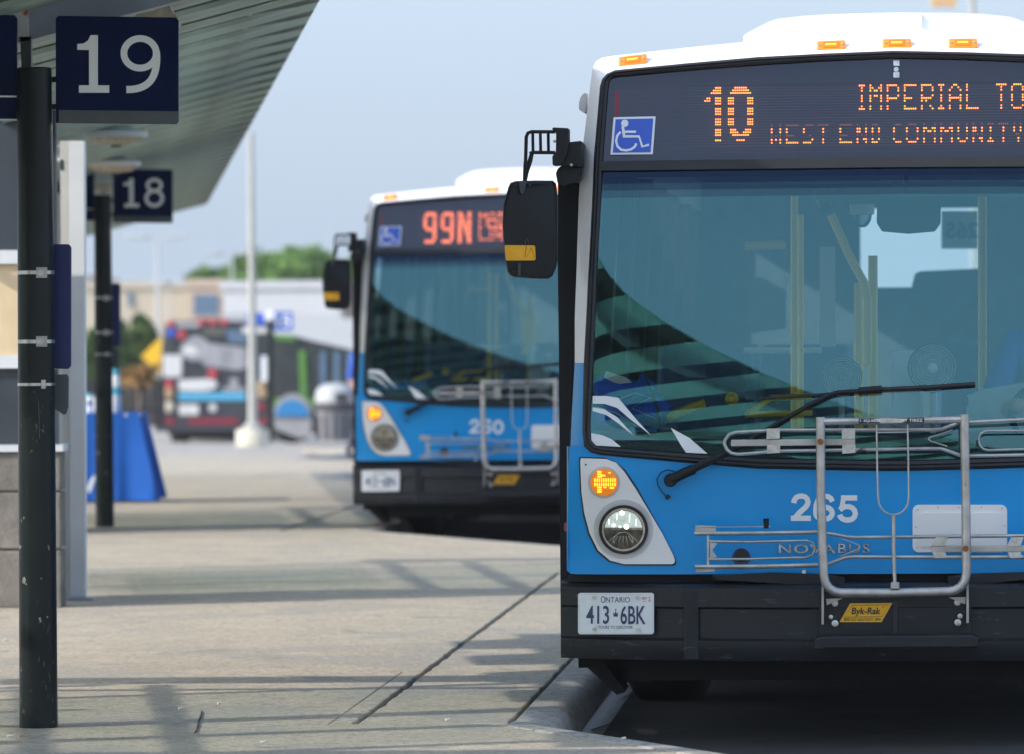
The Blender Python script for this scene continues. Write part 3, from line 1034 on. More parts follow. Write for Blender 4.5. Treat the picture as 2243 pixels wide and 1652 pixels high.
        for (x, y, w, h) in [(1313 + 0, 1034 + k * 5.2, 9, 3) for k in range(3)] + [(1313, 1068 + k * 4.8, 9, 3) for k in range(3)] + [(1340, 1069, 9, 3), (1325, 1068, 6, 2.4), (1321, 1042, 9, 3), (1335, 1036, 5, 2)]:
            bars.append([(x - w / 2, y - h / 2), (x + w / 2, y - h / 2), (x + w / 2, y + h / 2), (x - w / 2, y + h / 2)])
        for k in range(10):
            for j in range(2):
                x, y = 1303 + k * 4.9, 1052 + j * 9.5
                bars.append([(x - 1.15, y - 3.8), (x + 1.15, y - 3.8), (x + 1.15, y + 3.8), (x - 1.15, y + 3.8)])
        fr('signal_leds', polys(*bars), -0.026, 0.003, 'turn_lit', ts)
        hl = fr('headlight', polys(*ribbon(circ(1365.5, 1160.5, 50.5, 48), 6.5, True)), -0.030, 0.03, 'black_rubber', bus)
        fr('recess_ring', polys(*ribbon(circ(1365.5, 1159.5, 58.5, 48), 13, True)), -0.018, 0.008, 'bezel_grey', hl)
        fr('chrome_ring', polys(*ribbon(circ(1365.5, 1160.5, 45.5, 48), 4.5, True)), -0.027, 0.02, 'zinc', hl)
        fr('lower_reflector', polys(arc(1365.5, 1160.5, 44, 0, 180, 28)), -0.0165, 0.002, 'reflector_dark', hl)
        fr('upper_reflector', polys(arc(1365.5, 1160.5, 44, 180, 360, 28)), -0.0165, 0.002, 'reflector', hl)
        fr('reflector_divider', polys([(1322, 1160), (1340, 1166), (1390, 1166), (1409, 1160), (1409, 1170), (1390, 1174), (1340, 1174), (1322, 1170)]), -0.0195, 0.003, 'reflector_dark', hl)
        fr('reflector_fins', polys(*[q for k in range(-3, 4) for q in ribbon([(1365 + k * 6, 1174), (1365 + k * 10.5, 1198 - abs(k) * 4)], 1.8)], *ribbon(arc(1365, 1188, 22, 180, 360, 12), 2)), -0.0205, 0.004, 'reflector', hl)
        le = fr('lens', polys(circ(1365.5, 1160.5, 44, 40)), -0.026, None, 'lens_glass', hl)
    # ---- lamps, hatch, badge on the nose
    hatch = front('nose_hatch', polys(rrect(1999, 1106, 2206, 1210, 13)), -0.006, 0.012, 'white_paint', bus)
    front('hatch_door', polys(rrect(2015, 1124, 2190, 1198, 7)), -0.012, 0.008, 'white_paint', hatch)
    front('rivet', polys(*[circ(x, y, 2.2, 8) for x, y in ((2010, 1117), (2055, 1112), (2100, 1112), (2150, 1111), (2195, 1114), (2006, 1155), (2200, 1152), (2008, 1200), (2196, 1197))]), -0.008, 0.003, 'bezel_grey', hatch)
    pl = front('round_plug', polys(circ(1621, 1222, 24, 28)), -0.005, 0.01, 'blue_paint', bus)
    front('plug_hole', polys(circ(1624, 1221, 20, 28)), -0.007, 0.004, 'ink_blue', pl)
    front('plug_cap', polys(circ(1624, 1217, 15, 24)), -0.012, 0.006, 'ink', pl)
    front('chrome_badge', text_in('NOVA', 1706, 1193, 1830, 1212.5, bold=0.014, space=1.15), -0.006, 0.006, 'badge_chrome', bus)
    front('chrome_badge', text_in('BUS', 1836, 1191, 1905, 1212, space=1.15), -0.006, 0.006, 'badge_chrome', bus)
    front('nose_shadow_gap', polys([(1244, 1257), (1964, 1257), (1964, 1275), (1244, 1275)]), 0.05, 0.04, 'chassis_black', bus, mirror=True)
    # ---- bumper
    SURF[0] = F_bumper
    zt, zb1, zr0, zr1, zb = LB(1284), LB(1324), LB(1329), LB(1392), LB(1440)
    zled = LB(1270)
    prof = [(0.20, zled), (0.015, zt + 0.012), (0.0, zt), (0.0, zb1), (0.018, zr0), (0.018, zr1), (0.0, zr1 - 0.010), (0.0, zb + 0.04), (0.015, zb), (0.18, zb - 0.01)]
    xb = -lp(1232, 1350, 0.26).x
    N = 48
    xs_ = [-xb + 2 * xb * i / N for i in range(N + 1)]
    rows = [[(x, F(x, 0.5) + dy, z) for dy, z in prof] for x in xs_]
    n = len(prof)
    mb = MB().add([p for r in rows for p in r], [(i * n + j, (i + 1) * n + j, (i + 1) * n + j + 1, i * n + j + 1) for i in range(N) for j in range(n - 1)])
    for sgn, row in ((-1, rows[0]), (1, rows[-1])):
        mb.add(row + [(row[0][0], 0.75, row[0][2]), (row[0][0], 0.75, row[-1][2])], [(0, 1, 2, 3, 4, 5, 6, 7, 8, 9, 11, 10) if sgn < 0 else (10, 11, 9, 8, 7, 6, 5, 4, 3, 2, 1, 0)])
    bp = mb.build('bumper', 'bumper_black', bus, smooth=True)
    for px in (1514, 2414):
        q = lp(px, 1350, -0.05)
        bevel(MB().prism([(q.x - 0.028, F(q.x, .5) - 0.006, zb), (q.x + 0.028, F(q.x, .5) - 0.006, zb), (q.x + 0.028, F(q.x, .5) - 0.006, zt), (q.x - 0.028, F(q.x, .5) - 0.006, zt)], (0, 0.02, 0)).build('bumper_rib', 'bumper_black', bp), 0.006)
    vb = MB()
    q = lp(1272, 1263, 0.2)
    vb.box(q.x - 0.015, q.x + 0.02, 0.16, 0.22, q.z - 0.012, q.z + 0.016)
    vb.build('bumper_bracket', 'corroded', bp)
    # ---- licence plate
    bo = -0.006
    lpv = front('licence_plate', polys(rrect(1266, 1299, 1432.5, 1389.5, 6)), bo, 0.006, 'plate_white', bus)
    front('plate_rim', polys(*ribbon(rrect(1268.5, 1301.5, 1430, 1387, 5), 1.6, True)), bo - 0.0015, 0.002, 'sign_white', lpv)
    for x, y in ((1301, 1309.5), (1397, 1309.5), (1301, 1379), (1397.5, 1380.5)):
        front('plate_bolt', polys(circ(x, y, 4.2, 12)), bo - 0.006, 0.006, 'zinc', lpv)
    front('plate_word', text_in('O', 1316, 1306, 1326, 1321, bold=0.004), bo - 0.001, None, 'ink_blue', lpv)
    front('plate_word', text_in('NTARIO', 1327, 1308, 1380, 1320), bo - 0.001, None, 'ink_blue', lpv)
    front('plate_word', text_in('YOURS TO DISCOVER', 1310, 1371, 1386, 1377.5, bold=0.004), bo - 0.001, None, 'ink_blue', lpv)
    crown = polys([(1343, 1341), (1346, 1345), (1348.5, 1338), (1351, 1345), (1354, 1341), (1353, 1351), (1344, 1351)], circ(1348.5, 1335.5, 1.8, 6))
    front('plate_crown', crown, bo - 0.001, None, 'ink_blue', lpv)
    front('plate_sticker', text_in('NOV', 1406, 1307.5, 1418, 1314, bold=0.02), bo - 0.001, None, 'ink_pink', lpv)
    front('plate_sticker', polys([(1408, 1317), (1417, 1317), (1417, 1317.8), (1408, 1317.8)], [(1422, 1307), (1423.5, 1307), (1423.5, 1312), (1422, 1312)], *ribbon(circ(1422.7, 1316, 2, 8), 1.1, True)), bo - 0.001, None, 'ink_pink', lpv)
    SURF[0] = F_nose
    # ---- bicycle rack folded up against the nose
    RY = -0.20
    def T(path, y=RY):
        return [lp(px, py, y) for px, py in path]
    def pr_(px):
        return px * 20.5 / FPX / 2
    hoop = [(1797, 914), (1798, 1080), (1802, 1200), (1805, 1262)] + [(1805 + 38 * (1 - math.cos(a)) , 1262 + 37 * math.sin(a)) for a in [PI / 8, PI / 4, 3 * PI / 8]] + [(1843, 1299), (1960, 1299), (2078, 1296)] + [(2116 - 38 * (1 - math.sin(a)) , 1259 + 37 * math.cos(a)) for a in [PI / 8, PI / 4, 3 * PI / 8]] + [(2117, 1256), (2115.5, 1100), (2112, 908)]
    rack = MB().tube(T(hoop), pr_(20.5), 14).build('bike_rack', 'steel_tube', bus, smooth=True)
    def tube(path, w, name='rack_tube', y=RY, m='steel_tube', seg=8):
        return MB().tube(T(path, y), pr_(w), seg).build(name, m, rack, smooth=True)
    tube([(1800, 924), (1960, 922), (2110, 919)], 16)
    yb = RY + 0.055
    tube([(2103, 925), (2085, 932), (2062, 940.5), (2040, 941.5), (1700, 942.5), (1655, 945), (1612, 947), (1597, 952), (1588, 964), (1587, 973), (1592, 985), (1602, 993), (1616, 995.5), (1640, 994), (1700, 988.5), (2030, 983), (2062, 983), (2085, 991), (2106, 999)], 8, y=yb)
    tube([(2086, 942), (2060, 951), (2036, 958), (2034, 963), (2040, 967), (2075, 978)], 3.2, 'rack_hook', yb)
    tube([(2122, 925), (2243, 919), (2420, 914)], 8, y=yb)
    tube([(2122, 999), (2243, 997), (2420, 994)], 8, y=yb)
    tube([(2420, 940), (2243, 943), (2160, 944), (2148, 950), (2143, 962), (2146, 975), (2154, 984), (2165, 986), (2243, 984), (2420, 981)], 4.5, y=yb)
    fb = MB().prism(T([(1601, 963.5), (1873, 961.5), (1873, 975.5), (1601, 978)], yb - 0.012), (0, 0.012, 0))
    bevel(fb.build('flat_bar', 'flat_steel', rack), 0.002)
    for x in (1679, 1844):
        MB().prism(T([(x, 939), (x + 29, 939), (x + 29, 961), (x, 962)], yb - 0.016), (0, 0.006, 0)).build('tray_clip', 'zinc', rack)
        MB().prism(T([(x + 1, 975), (x + 30, 974), (x + 30, 992), (x + 1, 994)], yb - 0.014), (0, 0.006, 0)).build('tray_clip', 'zinc', rack)
    # squeeze handle
    hd = [(1920, 930), (1921, 1000), (1923, 1085)] + [(1957 - 33.5 * math.cos(a), 1092 + 36 * math.sin(a)) for a in [PI * k / 10 for k in range(1, 10)]] + [(1990.5, 1085), (1989.5, 1000), (1988, 930)]
    tube(hd, 4.2, 'squeeze_handle', RY - 0.005)
    tube([(1921, 948), (1989, 947)], 3, 'squeeze_handle', RY - 0.005)
    tube([(1957, 1127), (1957.5, 1200), (1959, 1256), (1960, 1276)], 8.5, 'release_rod', RY + 0.0)
    MB().tube(T([(1960, 1254), (1960.5, 1279)]), pr_(6.5), 8).build('release_rod', 'flat_steel', rack, smooth=True)
    bevel(MB().prism(T([(1951, 1276), (1970, 1276), (1970, 1290), (1951, 1290)], RY - 0.02), (0, 0.03, 0)).build('hex_nut', 'flat_steel', rack), 0.002)
    # lower tray
    yl = RY + 0.075
    tube([(1521, 1169), (1660, 1168), (1790, 1166)], 9.5, y=yl)
    tube([(1522, 1242), (1660, 1241), (1791, 1238)], 10.5, y=yl)
    tube([(1524, 1155), (1600, 1155), (1688, 1154)], 2.6, y=yl)
    MB().prism(T([(1523, 1151), (1568, 1152), (1568, 1164), (1522, 1164)], yl), (0, 0.01, 0)).build('hinge_plate', 'flat_steel', rack)
    MB().prism(T([(1524, 1247), (1566, 1247), (1566, 1252), (1524, 1254)], yl), (0, 0.01, 0)).build('hinge_plate', 'flat_steel', rack)
    MB().tube(T([(1678.5, 1158), (1678, 1136)], yl), [pr_(11), pr_(14)], 10).build('lever_knob', 'black_plastic', rack, smooth=True)
    tube([(1551, 1169), (1551, 1242)], 6, y=yl)
    tube([(1552, 1186), (1640, 1187.5), (1745, 1185), (1766, 1184.5), (1780, 1189), (1785, 1203), (1780, 1216), (1764, 1222), (1740, 1222), (1640, 1225), (1552, 1225.5)], 5.5, y=yl)
    MB().prism(T([(1555, 1187), (1571, 1190), (1560, 1206), (1571, 1220), (1555, 1224), (1556, 1206)], yl - 0.002), (0, 0.006, 0)).build('tray_clip', 'flat_steel', rack)
    tube([(1808, 1168), (1822, 1170), (1854, 1176), (1870, 1177.5), (2115, 1175), (2420, 1172)], 8, y=yl)
    tube([(1808, 1238), (1822, 1233), (1850, 1222), (1868, 1220), (2115, 1221), (2420, 1219)], 8, y=yl)
    tube([(1842, 1180), (1868, 1189), (1882, 1195), (1884, 1199), (1880, 1203), (1841, 1219)], 3, 'rack_hook', yl)
    bevel(MB().prism(T([(2038, 1196), (2243, 1195), (2420, 1193), (2420, 1207), (2243, 1209), (2042, 1210)], yl - 0.012), (0, 0.012, 0)).build('flat_bar', 'flat_steel', rack), 0.002)
    for x in (2042, 2207):
        MB().prism(T([(x + 8, 1177), (x + 35, 1177), (x + 28, 1196), (x - 1, 1196)], yl - 0.016), (0, 0.006, 0)).build('tray_clip', 'zinc', rack)
        MB().prism(T([(x, 1210), (x + 28, 1209), (x + 33, 1222), (x + 7, 1223)], yl - 0.014), (0, 0.006, 0)).build('tray_clip', 'zinc', rack)
    # mount
    pm = lp(1960, 1360, -0.12)
    mount = MB().prism(T([(1794, 1312), (2128, 1308), (2128, 1402), (1794, 1404)], -0.125), (0, 0.03, 0))
    bevel(mount.build('mount_plate', 'bumper_black', rack), 0.004)
    bevel(MB().prism(T([(1794, 1395), (2130, 1391), (2144, 1398), (2143, 1419), (1783, 1422), (1783, 1401)], -0.24), (0, 0.16, 0)).build('mount_step', 'bumper_black', rack), 0.006)
    MB().prism(T([(1956, 1318), (1966, 1318), (1966, 1396), (1956, 1396)], -0.135), (0, 0.02, 0)).build('mount_rib', 'ink', rack)
    MB().prism(T([(1816, 1422), (1846, 1422), (1846, 1446), (1816, 1446)], -0.1), (0, 0.05, 0)).build('mount_foot', 'bumper_black', rack)
    MB().prism(T([(2084, 1420), (2114, 1420), (2114, 1444), (2084, 1444)], -0.1), (0, 0.05, 0)).build('mount_foot', 'bumper_black', rack)
    for x0, y0, y1 in ((1802, 1262, 1368), (2119.5, 1260, 1365)):
        MB().prism(T([(x0 - 2.5, y0), (x0 + 2.5, y0), (x0 + 2.5, y1), (x0 - 2.5, y1)], RY + 0.03), (0, 0.045, 0)).build('hinge_strap', 'flat_steel', rack)
    for a in ([(1809, 1312), (1846, 1311), (1811, 1326)], [(2078, 1309), (2116, 1308), (2114, 1324)]):
        MB().prism(T(a, -0.15), (0, 0.01, 0)).build('gusset', 'flat_steel', rack)
    for x, y, r in ((1829, 1366, 7.5), (2098, 1364, 7.5), (1829, 1322, 7), (2097, 1320, 7), (1820, 1352, 5), (2103, 1350, 5.5)):
        c = lp(x, y, -0.13)
        MB().lathe([(r * 20.6 / FPX, 0.01), (r * 20.6 / FPX, -0.004), (r * 0.55 * 20.6 / FPX, -0.005), (r * 0.5 * 20.6 / FPX, -0.016)], c, 12, 'y').build('mount_bolt', 'zinc', rack)
    for x, y in ((1797, 968), (2115, 1202)):
        c = lp(x, y, RY - 0.016)
        MB().lathe([(0.0115, 0.0), (0.011, -0.006)], c, 12, 'y').build('rusty_bolt', 'rust', rack)
    sticker = MB().prism(T([(1838.6, 1363), (1931, 1363), (1955, 1321), (1862, 1322)], -0.130), (0, 0.004, 0)).build('maker_sticker', 'yellow_sticker', rack)
    flat_obj('sticker_border', polys(*ribbon([(1850, 1352), (1932, 1351), (1948, 1325), (1867, 1326)], 1.0, True)), lambda a, b: lp(a, b, -0.1312), None, 'ink', rack)
    flat_obj('sticker_lettering', text_in('Byk-Rak', 1865, 1331, 1929, 1350.5, bold=0.022, shear=0.15), lambda a, b: lp(a, b, -0.1312), None, 'ink', rack)
    flat_obj('sticker_lettering', text_in('TM', 1932, 1329, 1937, 1332), lambda a, b: lp(a, b, -0.1312), None, 'ink', rack)
    flat_obj('sticker_lettering', text_in('800-627-6627 EXT. 884', 1849, 1354, 1929, 1360, bold=0.006), lambda a, b: lp(a, b, -0.1312), None, 'ink', rack)
    lab = MB().prism(T([(1881, 917.5), (2024, 915), (2024, 926), (1881, 928)], RY - 0.0165), (0, 0.006, 0)).build('instruction_strip', 'ink', rack)
    flat_obj('instruction_lettering', text_in('1. SQUEEZE', 1884, 919, 1930, 925.5, bold=0.02), lambda a, b: lp(a, b, RY - 0.0175), None, 'sign_white', rack)
    flat_obj('instruction_lettering', text_in('ET TIREZ', 1976, 917.5, 2021, 924, bold=0.02), lambda a, b: lp(a, b, RY - 0.0175), None, 'sign_white', rack)
    flat_obj('worn_patch', polys([(1915, 918), (1935, 916), (1972, 917), (1986, 919), (1975, 926), (1930, 927)]), lambda a, b: lp(a, b, RY - 0.0172), None, 'zinc', rack)
    for x, y, r in ((1761, 1256, 5), (2281, 1252, 5)):
        c = bl(x, y, -0.02)
        MB().lathe([(0.010, 0), (0.008, 0.012)], c, 8).build('bracket_bolt', 'zinc', rack)
    MB().prism(T([(1560, 1262), (1690, 1255), (1806, 1259), (1850, 1266), (1850, 1288), (1800, 1284), (1570, 1270)], -0.06), (0, 0.1, 0)).build('mount_bracket', 'bumper_black', rack)
    MB().prism(T([(2076, 1264), (2120, 1258), (2330, 1252), (2330, 1262), (2120, 1282), (2076, 1284)], -0.06), (0, 0.1, 0)).build('mount_bracket', 'bumper_black', rack)
    # ---- wiper
    def Wp(path, o):
        return [bl(px, py, o) for px, py in path]
    wp = MB().tube(Wp([(1470, 1051), (1500, 1036), (1521, 1027.5)], -0.05), pr_(23), 10)
    wp.tube(Wp([(1518, 1028), (1590, 993), (1600, 988)], -0.05), pr_(17), 8)
    wp.tube(Wp([(1596, 990), (1684, 939), (1770, 889), (1815, 866), (1836, 860), (1906, 855)], -0.05), pr_(10.5), 8)
    wiper = wp.build('wiper', 'black_plastic', bus, smooth=True)
    MB().tube(Wp([(1667.5, 872.7), (1780, 866), (1900, 857), (1919, 855)], -0.03), pr_(6.5), 6).tube(Wp([(1900, 857), (1928, 853.5), (2030, 849), (2136, 842)], -0.03), pr_(10.5), 8).build('wiper_blade', 'black_rubber', wiper, smooth=True)
    MB().tube(Wp([(1880, 857), (1932, 853)], -0.045), pr_(17), 8).build('blade_joint', 'black_plastic', wiper, smooth=True)
    c = bl(1469, 1052, -0.02)
    MB().lathe([(0.024, 0.02), (0.024, -0.035), (0.018, -0.045)], c, 20, 'y').build('wiper_hub', 'black_plastic', wiper, smooth=True)
    MB().tube(Wp([(1480, 1034), (1462, 1029), (1447, 1036), (1439, 1050), (1441, 1064), (1450, 1078), (1459, 1087)], -0.02), pr_(2.6), 6).tube(Wp([(1459, 1086), (1466, 1092)], -0.01), pr_(10), 8).build('washer_hose', 'black_rubber', wiper, smooth=True)
    # ---- door leaf standing open at the kerb side, with its edge to the street
    y0 = 0.36
    d = [lp(1250, 312, y0), lp(1272, 312, y0), lp(1272, 380, y0), lp(1256, 800, y0), lp(1243, 1260, y0), lp(1243, 1437, y0), lp(1228.5, 1434, y0), lp(1224, 760, y0), lp(1222, 600, y0), lp(1222, 400, y0)]
    door = MB().prism(d, (0.04, 0.62, 0)).build('door_leaf', 'black_plastic', bus)
    e = [lp(1248.5, 760, y0 - 0.004), lp(1250.5, 760, y0 - 0.004), lp(1249, 1000, y0 - 0.004), lp(1246.5, 1000, y0 - 0.004)]
    MB().prism(e, (0, 0.01, 0)).build('door_trim', 'ink', door)
    q = lp(1240.5, 1155, 0.30)
    bevel(MB().box(q.x - 0.008, q.x + 0.01, 0.30, 0.40, q.z - 0.016, q.z + 0.016).build('side_marker', 'red_lens', bus), 0.004)
    # side camera pod high on the corner
    sp = [lp(px, py, 0.55) for px, py in ((1284, 203), (1277, 205), (1271, 213), (1268, 226), (1268, 240), (1273, 243), (1281, 248), (1284, 246))]
    bevel(MB().prism(sp, (0, 0.14, 0)).build('camera_pod', 'bezel_grey', bus), 0.012, 3)
    # ---- mirror on its arm, reaching forward of the corner
    my = -0.02
    def V(x, y):
        return (1085.5 + x * 0.2608, 334 + y * 0.2608)
    hz = [(108, 290), (125, 255), (165, 240), (330, 234), (480, 236), (508, 262), (518, 330), (520, 560), (520, 880), (508, 970), (480, 1035), (440, 1062), (300, 1060), (150, 1046), (115, 1030), (98, 1000), (76, 880), (62, 700), (58, 580), (66, 440)]
    hc = (295, 650)
    mo = MB()
    rows = []
    for dy, k, sh in ((0.0, 0.90, 0.0), (0.004, 0.955, 0.0), (0.02, 1.0, 0), (0.13, 0.99, 0), (0.15, 0.95, 0)):
        row = []
        for x, y in hz:
            xx = hc[0] + (x - hc[0]) * k
            yy = hc[1] + (y - hc[1]) * (k if k > 0.96 else k + 0.03)
            extra = 0.07 * max(0.0, (xx - 380) / 140.0)          # the inner flank turns away
            row.append(lp(*V(xx, yy), my + dy + (extra if dy < 0.1 else 0)))
        rows.append(row)
    n = len(hz)
    fs = [(i * n + j, i * n + (j + 1) % n, (i + 1) * n + (j + 1) % n, (i + 1) * n + j) for i in range(4) for j in range(n)] + [tuple(range(n - 1, -1, -1)), tuple(4 * n + j for j in range(n))]
    mo.add([p for r in rows for p in r], fs)
    mirror = mo.build('mirror', 'black_plastic', bus, smooth=True)
    MB().prism([lp(*V(x, y), my + 0.158) for x, y in hz[::-1]], (0, 0.003, 0)).build('mirror_glass', 'chrome', mirror)
    sti = [(75, 785), (84, 778), (322, 780), (331, 789), (336, 895), (326, 907), (96, 908), (86, 899)]
    MB().prism([lp(*V(x, y), my - 0.004) for x, y in sti], (0, 0.012, 0)).build('amber_reflector', 'amber_sticker', mirror)
    flat_obj('reflector_scratch', polys(*ribbon([V(248, 740), V(258, 800), V(246, 880)], 1.2), *ribbon([V(262, 720), V(285, 770)], 1.0), *ribbon([V(300, 800), V(325, 885)], 0.8), *ribbon([V(300, 800), V(262, 880)], 0.8)), lambda a, b: lp(a, b, my - 0.0048), None, 'rust', mirror)
    for x, y in ((170, 270), (290, 270), (150, 1003), (270, 1005)):
        c = lp(*V(x, y), my - 0.002)
        MB().lathe([(0.005, 0.006), (0.005, -0.003)], c, 10, 'y').build('mirror_screw', 'ink', mirror)
    MB().prism([lp(*V(x, y), my - 0.006) for x, y in ((190, 930), (210, 930), (208, 1035), (188, 1035))], (0, 0.01, 0)).build('mirror_rib', 'dash_grey', mirror)
    MB().prism([lp(*V(x, y), my - 0.004) for x, y in ((196, 240), (262, 240), (240, 330), (222, 352), (205, 330))], (0, 0.012, 0)).build('mirror_rib', 'dash_grey', mirror)
    def G(x, y):
        return (1085.5 + x * 0.2608, y * 0.2608)
    am = MB()
    ay = my + 0.04
    am.tube([lp(*G(*q), ay) for q in ((500, 1108), (300, 1107), (272, 1118), (258, 1150), (253, 1330), (248, 1420), (245, 1530))], [pr_(8)] * 5 + [pr_(9)] * 2, 8)
    am.tube([lp(*G(*q), ay) for q in ((500, 1282), (310, 1281), (285, 1290))], pr_(8), 8)
    am.tube([lp(*G(*q), ay) for q in ((306, 1285), (290, 1350), (262, 1450), (250, 1525))], [pr_(9), pr_(11), pr_(9), pr_(7)], 8)
    for x in (312, 376, 442):
        am.tube([lp(*G(x, 1115), ay), lp(*G(x + 3, 1282), ay)], pr_(7.5), 6)
    arm = am.build('mirror_arm', 'black_plastic', mirror, smooth=True)
    bk = MB()
    for q, a, b in (([(468, 1078), (490, 1070), (614, 1076), (614, 1220), (600, 1300), (560, 1385), (478, 1392), (475, 1310), (505, 1280), (508, 1120)], 0.0, 0.10), ([(540, 1200), (628, 1192), (722, 1182), (722, 1400), (560, 1398)], 0.03, 0.30), ([(505, 1460), (518, 1420), (560, 1385), (640, 1385), (700, 1400), (700, 1520), (640, 1535), (570, 1565), (520, 1540)], 0.06, 0.28)):
        bk.prism([lp(*G(*w), my + a) for w in q], (0, b, 0))
    bevel(bk.build('mirror_bracket', 'black_plastic', mirror), 0.006)
    for x, y in ((492, 1186), (636, 1385)):
        c = lp(*G(x, y), my + 0.0)
        MB().lathe([(0.006, 0.02), (0.005, -0.006)], c, 8, 'y').build('bracket_bolt', 'zinc', mirror)
    MB().box(1.33, 1.56, 0.0, 0.13, 1.62, 1.98).build('mirror', 'black_plastic', bus)
    MB().tube([(1.30, 0.4, 2.1), (1.45, 0.1, 2.12), (1.45, 0.06, 1.97)], 0.016).build('mirror_arm', 'black_plastic', bus)
    # ---- inside
    MB().box(-1.15, 1.15, 0.5, 11.86, 0.40, 0.43).build('cabin_floor', 'floor_grey', bus)
    MB().box(-1.1, 1.1, 0.6, 11.86, 2.36, 2.40).build('cabin_ceiling', 'interior_grey', bus)
    ds = MB()
    for i in range(20):
        xa, xb_ = -1.12 + i * 0.112, -1.12 + (i + 1) * 0.112
        ya, yb_ = F(xa, 1.1) + 0.05, F(xb_, 1.1) + 0.05
        ds.add([(xa, ya, 1.06), (xb_, yb_, 1.06), (xb_, 0.85, 1.13), (xa, 0.85, 1.13), (xa, 0.85, 0.45), (xb_, 0.85, 0.45)], [(0, 1, 2, 3), (3, 2, 5, 4)])
    ds.build('dashboard', 'dash_grey', bus)
    bh = MB().box(-1.14, -0.35, 0.52, 0.60, 2.28, 2.36)
    bh.build('header_panel', 'interior_dark', bus)
    def pole(px, y0, y1, d, w=0.038, m='yellow_pole'):
        MB().tube([lp(px, y0, d), lp(px, y1, d)], w / 2, 8).build('grab_pole', m, bus, smooth=True)
    pole(1740, 430, 980, 2.4, 0.030)
    pole(1754, 470, 980, 2.9, 0.024)
    pole(2152, 430, 980, 1.6, 0.034)
    pole(1881, 620, 980, 3.6)
    pole(1912, 560, 980, 2.2)
    MB().tube([lp(1820, 470, 1.9), lp(1860, 560, 1.9), lp(1893, 620, 1.9), lp(1900, 660, 1.9), lp(1900, 800, 1.9)], 0.017, 8).build('grab_pole', 'yellow_pole', bus, smooth=True)
    MB().tube([lp(1632, 538, 3.5), lp(1720, 536, 3.5)], 0.02, 8).build('grab_rail', 'yellow_pole', bus, smooth=True)
    MB().tube([lp(1630, 768, 3.0), lp(1740, 768, 3.0), lp(1800, 768, 3.0)], 0.014, 8).build('grab_rail', 'interior_light', bus, smooth=True)
    MB().tube([lp(1462, 915, 0.9), lp(1545, 883, 0.9)], 0.018, 8).build('grab_rail', 'yellow_pole', bus, smooth=True)
    MB().tube([lp(1632, 909, 0.8), lp(1780, 905, 0.8)], 0.012, 8).tube([lp(1640, 906, 0.8), lp(1690, 872, 0.8), lp(1780, 868, 0.8)], 0.012, 8).build('grab_rail', 'yellow_pole', bus, smooth=True)
    c = lp(1603, 874, 0.9)
    MB().lathe([(0.022, 0.02), (0.026, -0.01), (0.010, -0.03)], c, 14, 'y').build('door_handle', 'yellow_pole', bus)
    # dome cameras, inside mirror, fan, fare box, sunblind
    for (px, py, r, m) in ((1888, 460, 27, 'camera_white'), (1806, 428, 24, 'interior_dark')):
        c = lp(px, py, 0.95)
        k = r * 21.6 / FPX
        ca = MB().lathe([(k, 0.022), (k, -0.012), (k * 0.92, -0.018)], c, 20).build('dome_camera', m, bus, smooth=True)
        MB().lathe([(k * 0.80, -0.018), (k * 0.76, -0.035), (k * 0.55, -0.055), (k * 0.25, -0.066)], c, 18).build('camera_dome', 'dome_glass', ca, smooth=True)
    bevel(MB().prism([lp(x, y, 0.7) for x, y in ((1928, 430), (1990, 424), (2054, 430), (2061, 455), (2060, 490), (2048, 507), (1990, 512), (1932, 507), (1920, 488), (1921, 455))], (0, 0.03, 0)).build('inside_mirror', 'ink', bus), 0.005)
    MB().prism([lp(x, y, 0.75) for x, y in ((1980, 425), (1990, 425), (1990, 370), (1980, 370))], (0, 0.01, 0)).build('inside_mirror_stem', 'ink', bus)
    MB().prism([lp(x, y, 0.5) for x, y in ((1955, 395), (2243, 392), (2420, 390), (2420, 430), (2243, 433), (1955, 432))], (0, 0.015, 0)).build('sun_blind', 'side_glass', bus)
    for (px, py, r, hub, yy) in ((2043, 806, 55, 'sign_white', 0.72), (1843, 826, 46, 'interior_dark', 0.75)):
        c = lp(px, py, yy)
        k = r * 21.4 / FPX
        fan = MB().lathe([(k, 0.0), (k, 0.045), (k * 0.9, 0.05), (k * 0.88, 0.0)], c, 28, 'y').build('fan', 'ink', bus, smooth=True)
        rg = MB()
        for q in range(2, 9):
            rg.lathe([(k * q / 9, 0.0), (k * q / 9 + 0.0022, -0.003), (k * q / 9 + 0.004, 0.0)], c, 24, 'y')
        rg.build('fan_guard', 'interior_grey', fan)
        MB().lathe([(k * 0.2, 0.01), (k * 0.2, -0.008), (k * 0.1, -0.011)], c, 18, 'y').build('fan_hub', hub, fan)
        MB().tube([(c.x, c.y + 0.03, c.z - k), (c.x, c.y + 0.03, 1.08)], 0.012).build('fan_stand', 'interior_grey', fan)
    bevel(MB().prism([lp(x, y, 0.95) for x, y in ((1952, 768), (2022, 766), (2022, 960), (1952, 960))], (0, 0.25, 0)).build('fare_box', 'interior_light', bus), 0.01)
    bevel(MB().prism([lp(x, y, 0.8) for x, y in ((2110, 870), (2150, 853), (2243, 838), (2420, 830), (2420, 990), (2110, 990))], (0, 0.12, 0)).build('instrument_pod', 'interior_grey', bus), 0.012)
    MB().tube([lp(2113, 1000, 0.6), lp(2113, 890, 0.6)], 0.006).lathe([(0.004, 0.03), (0.014, 0.02), (0.015, 0.0), (0.008, -0.012)], lp(2113, 884, 0.6), 12).build('lever', 'ink', bus)
    # wheel wells, seats
    MB().box(-1.12, -0.62, 1.9, 3.4, 0.43, 1.0).build('wheel_well', 'interior_grey', bus)
    MB().box(0.62, 1.12, 1.9, 3.4, 0.43, 1.0).build('wheel_well', 'interior_grey', bus)
    first = None
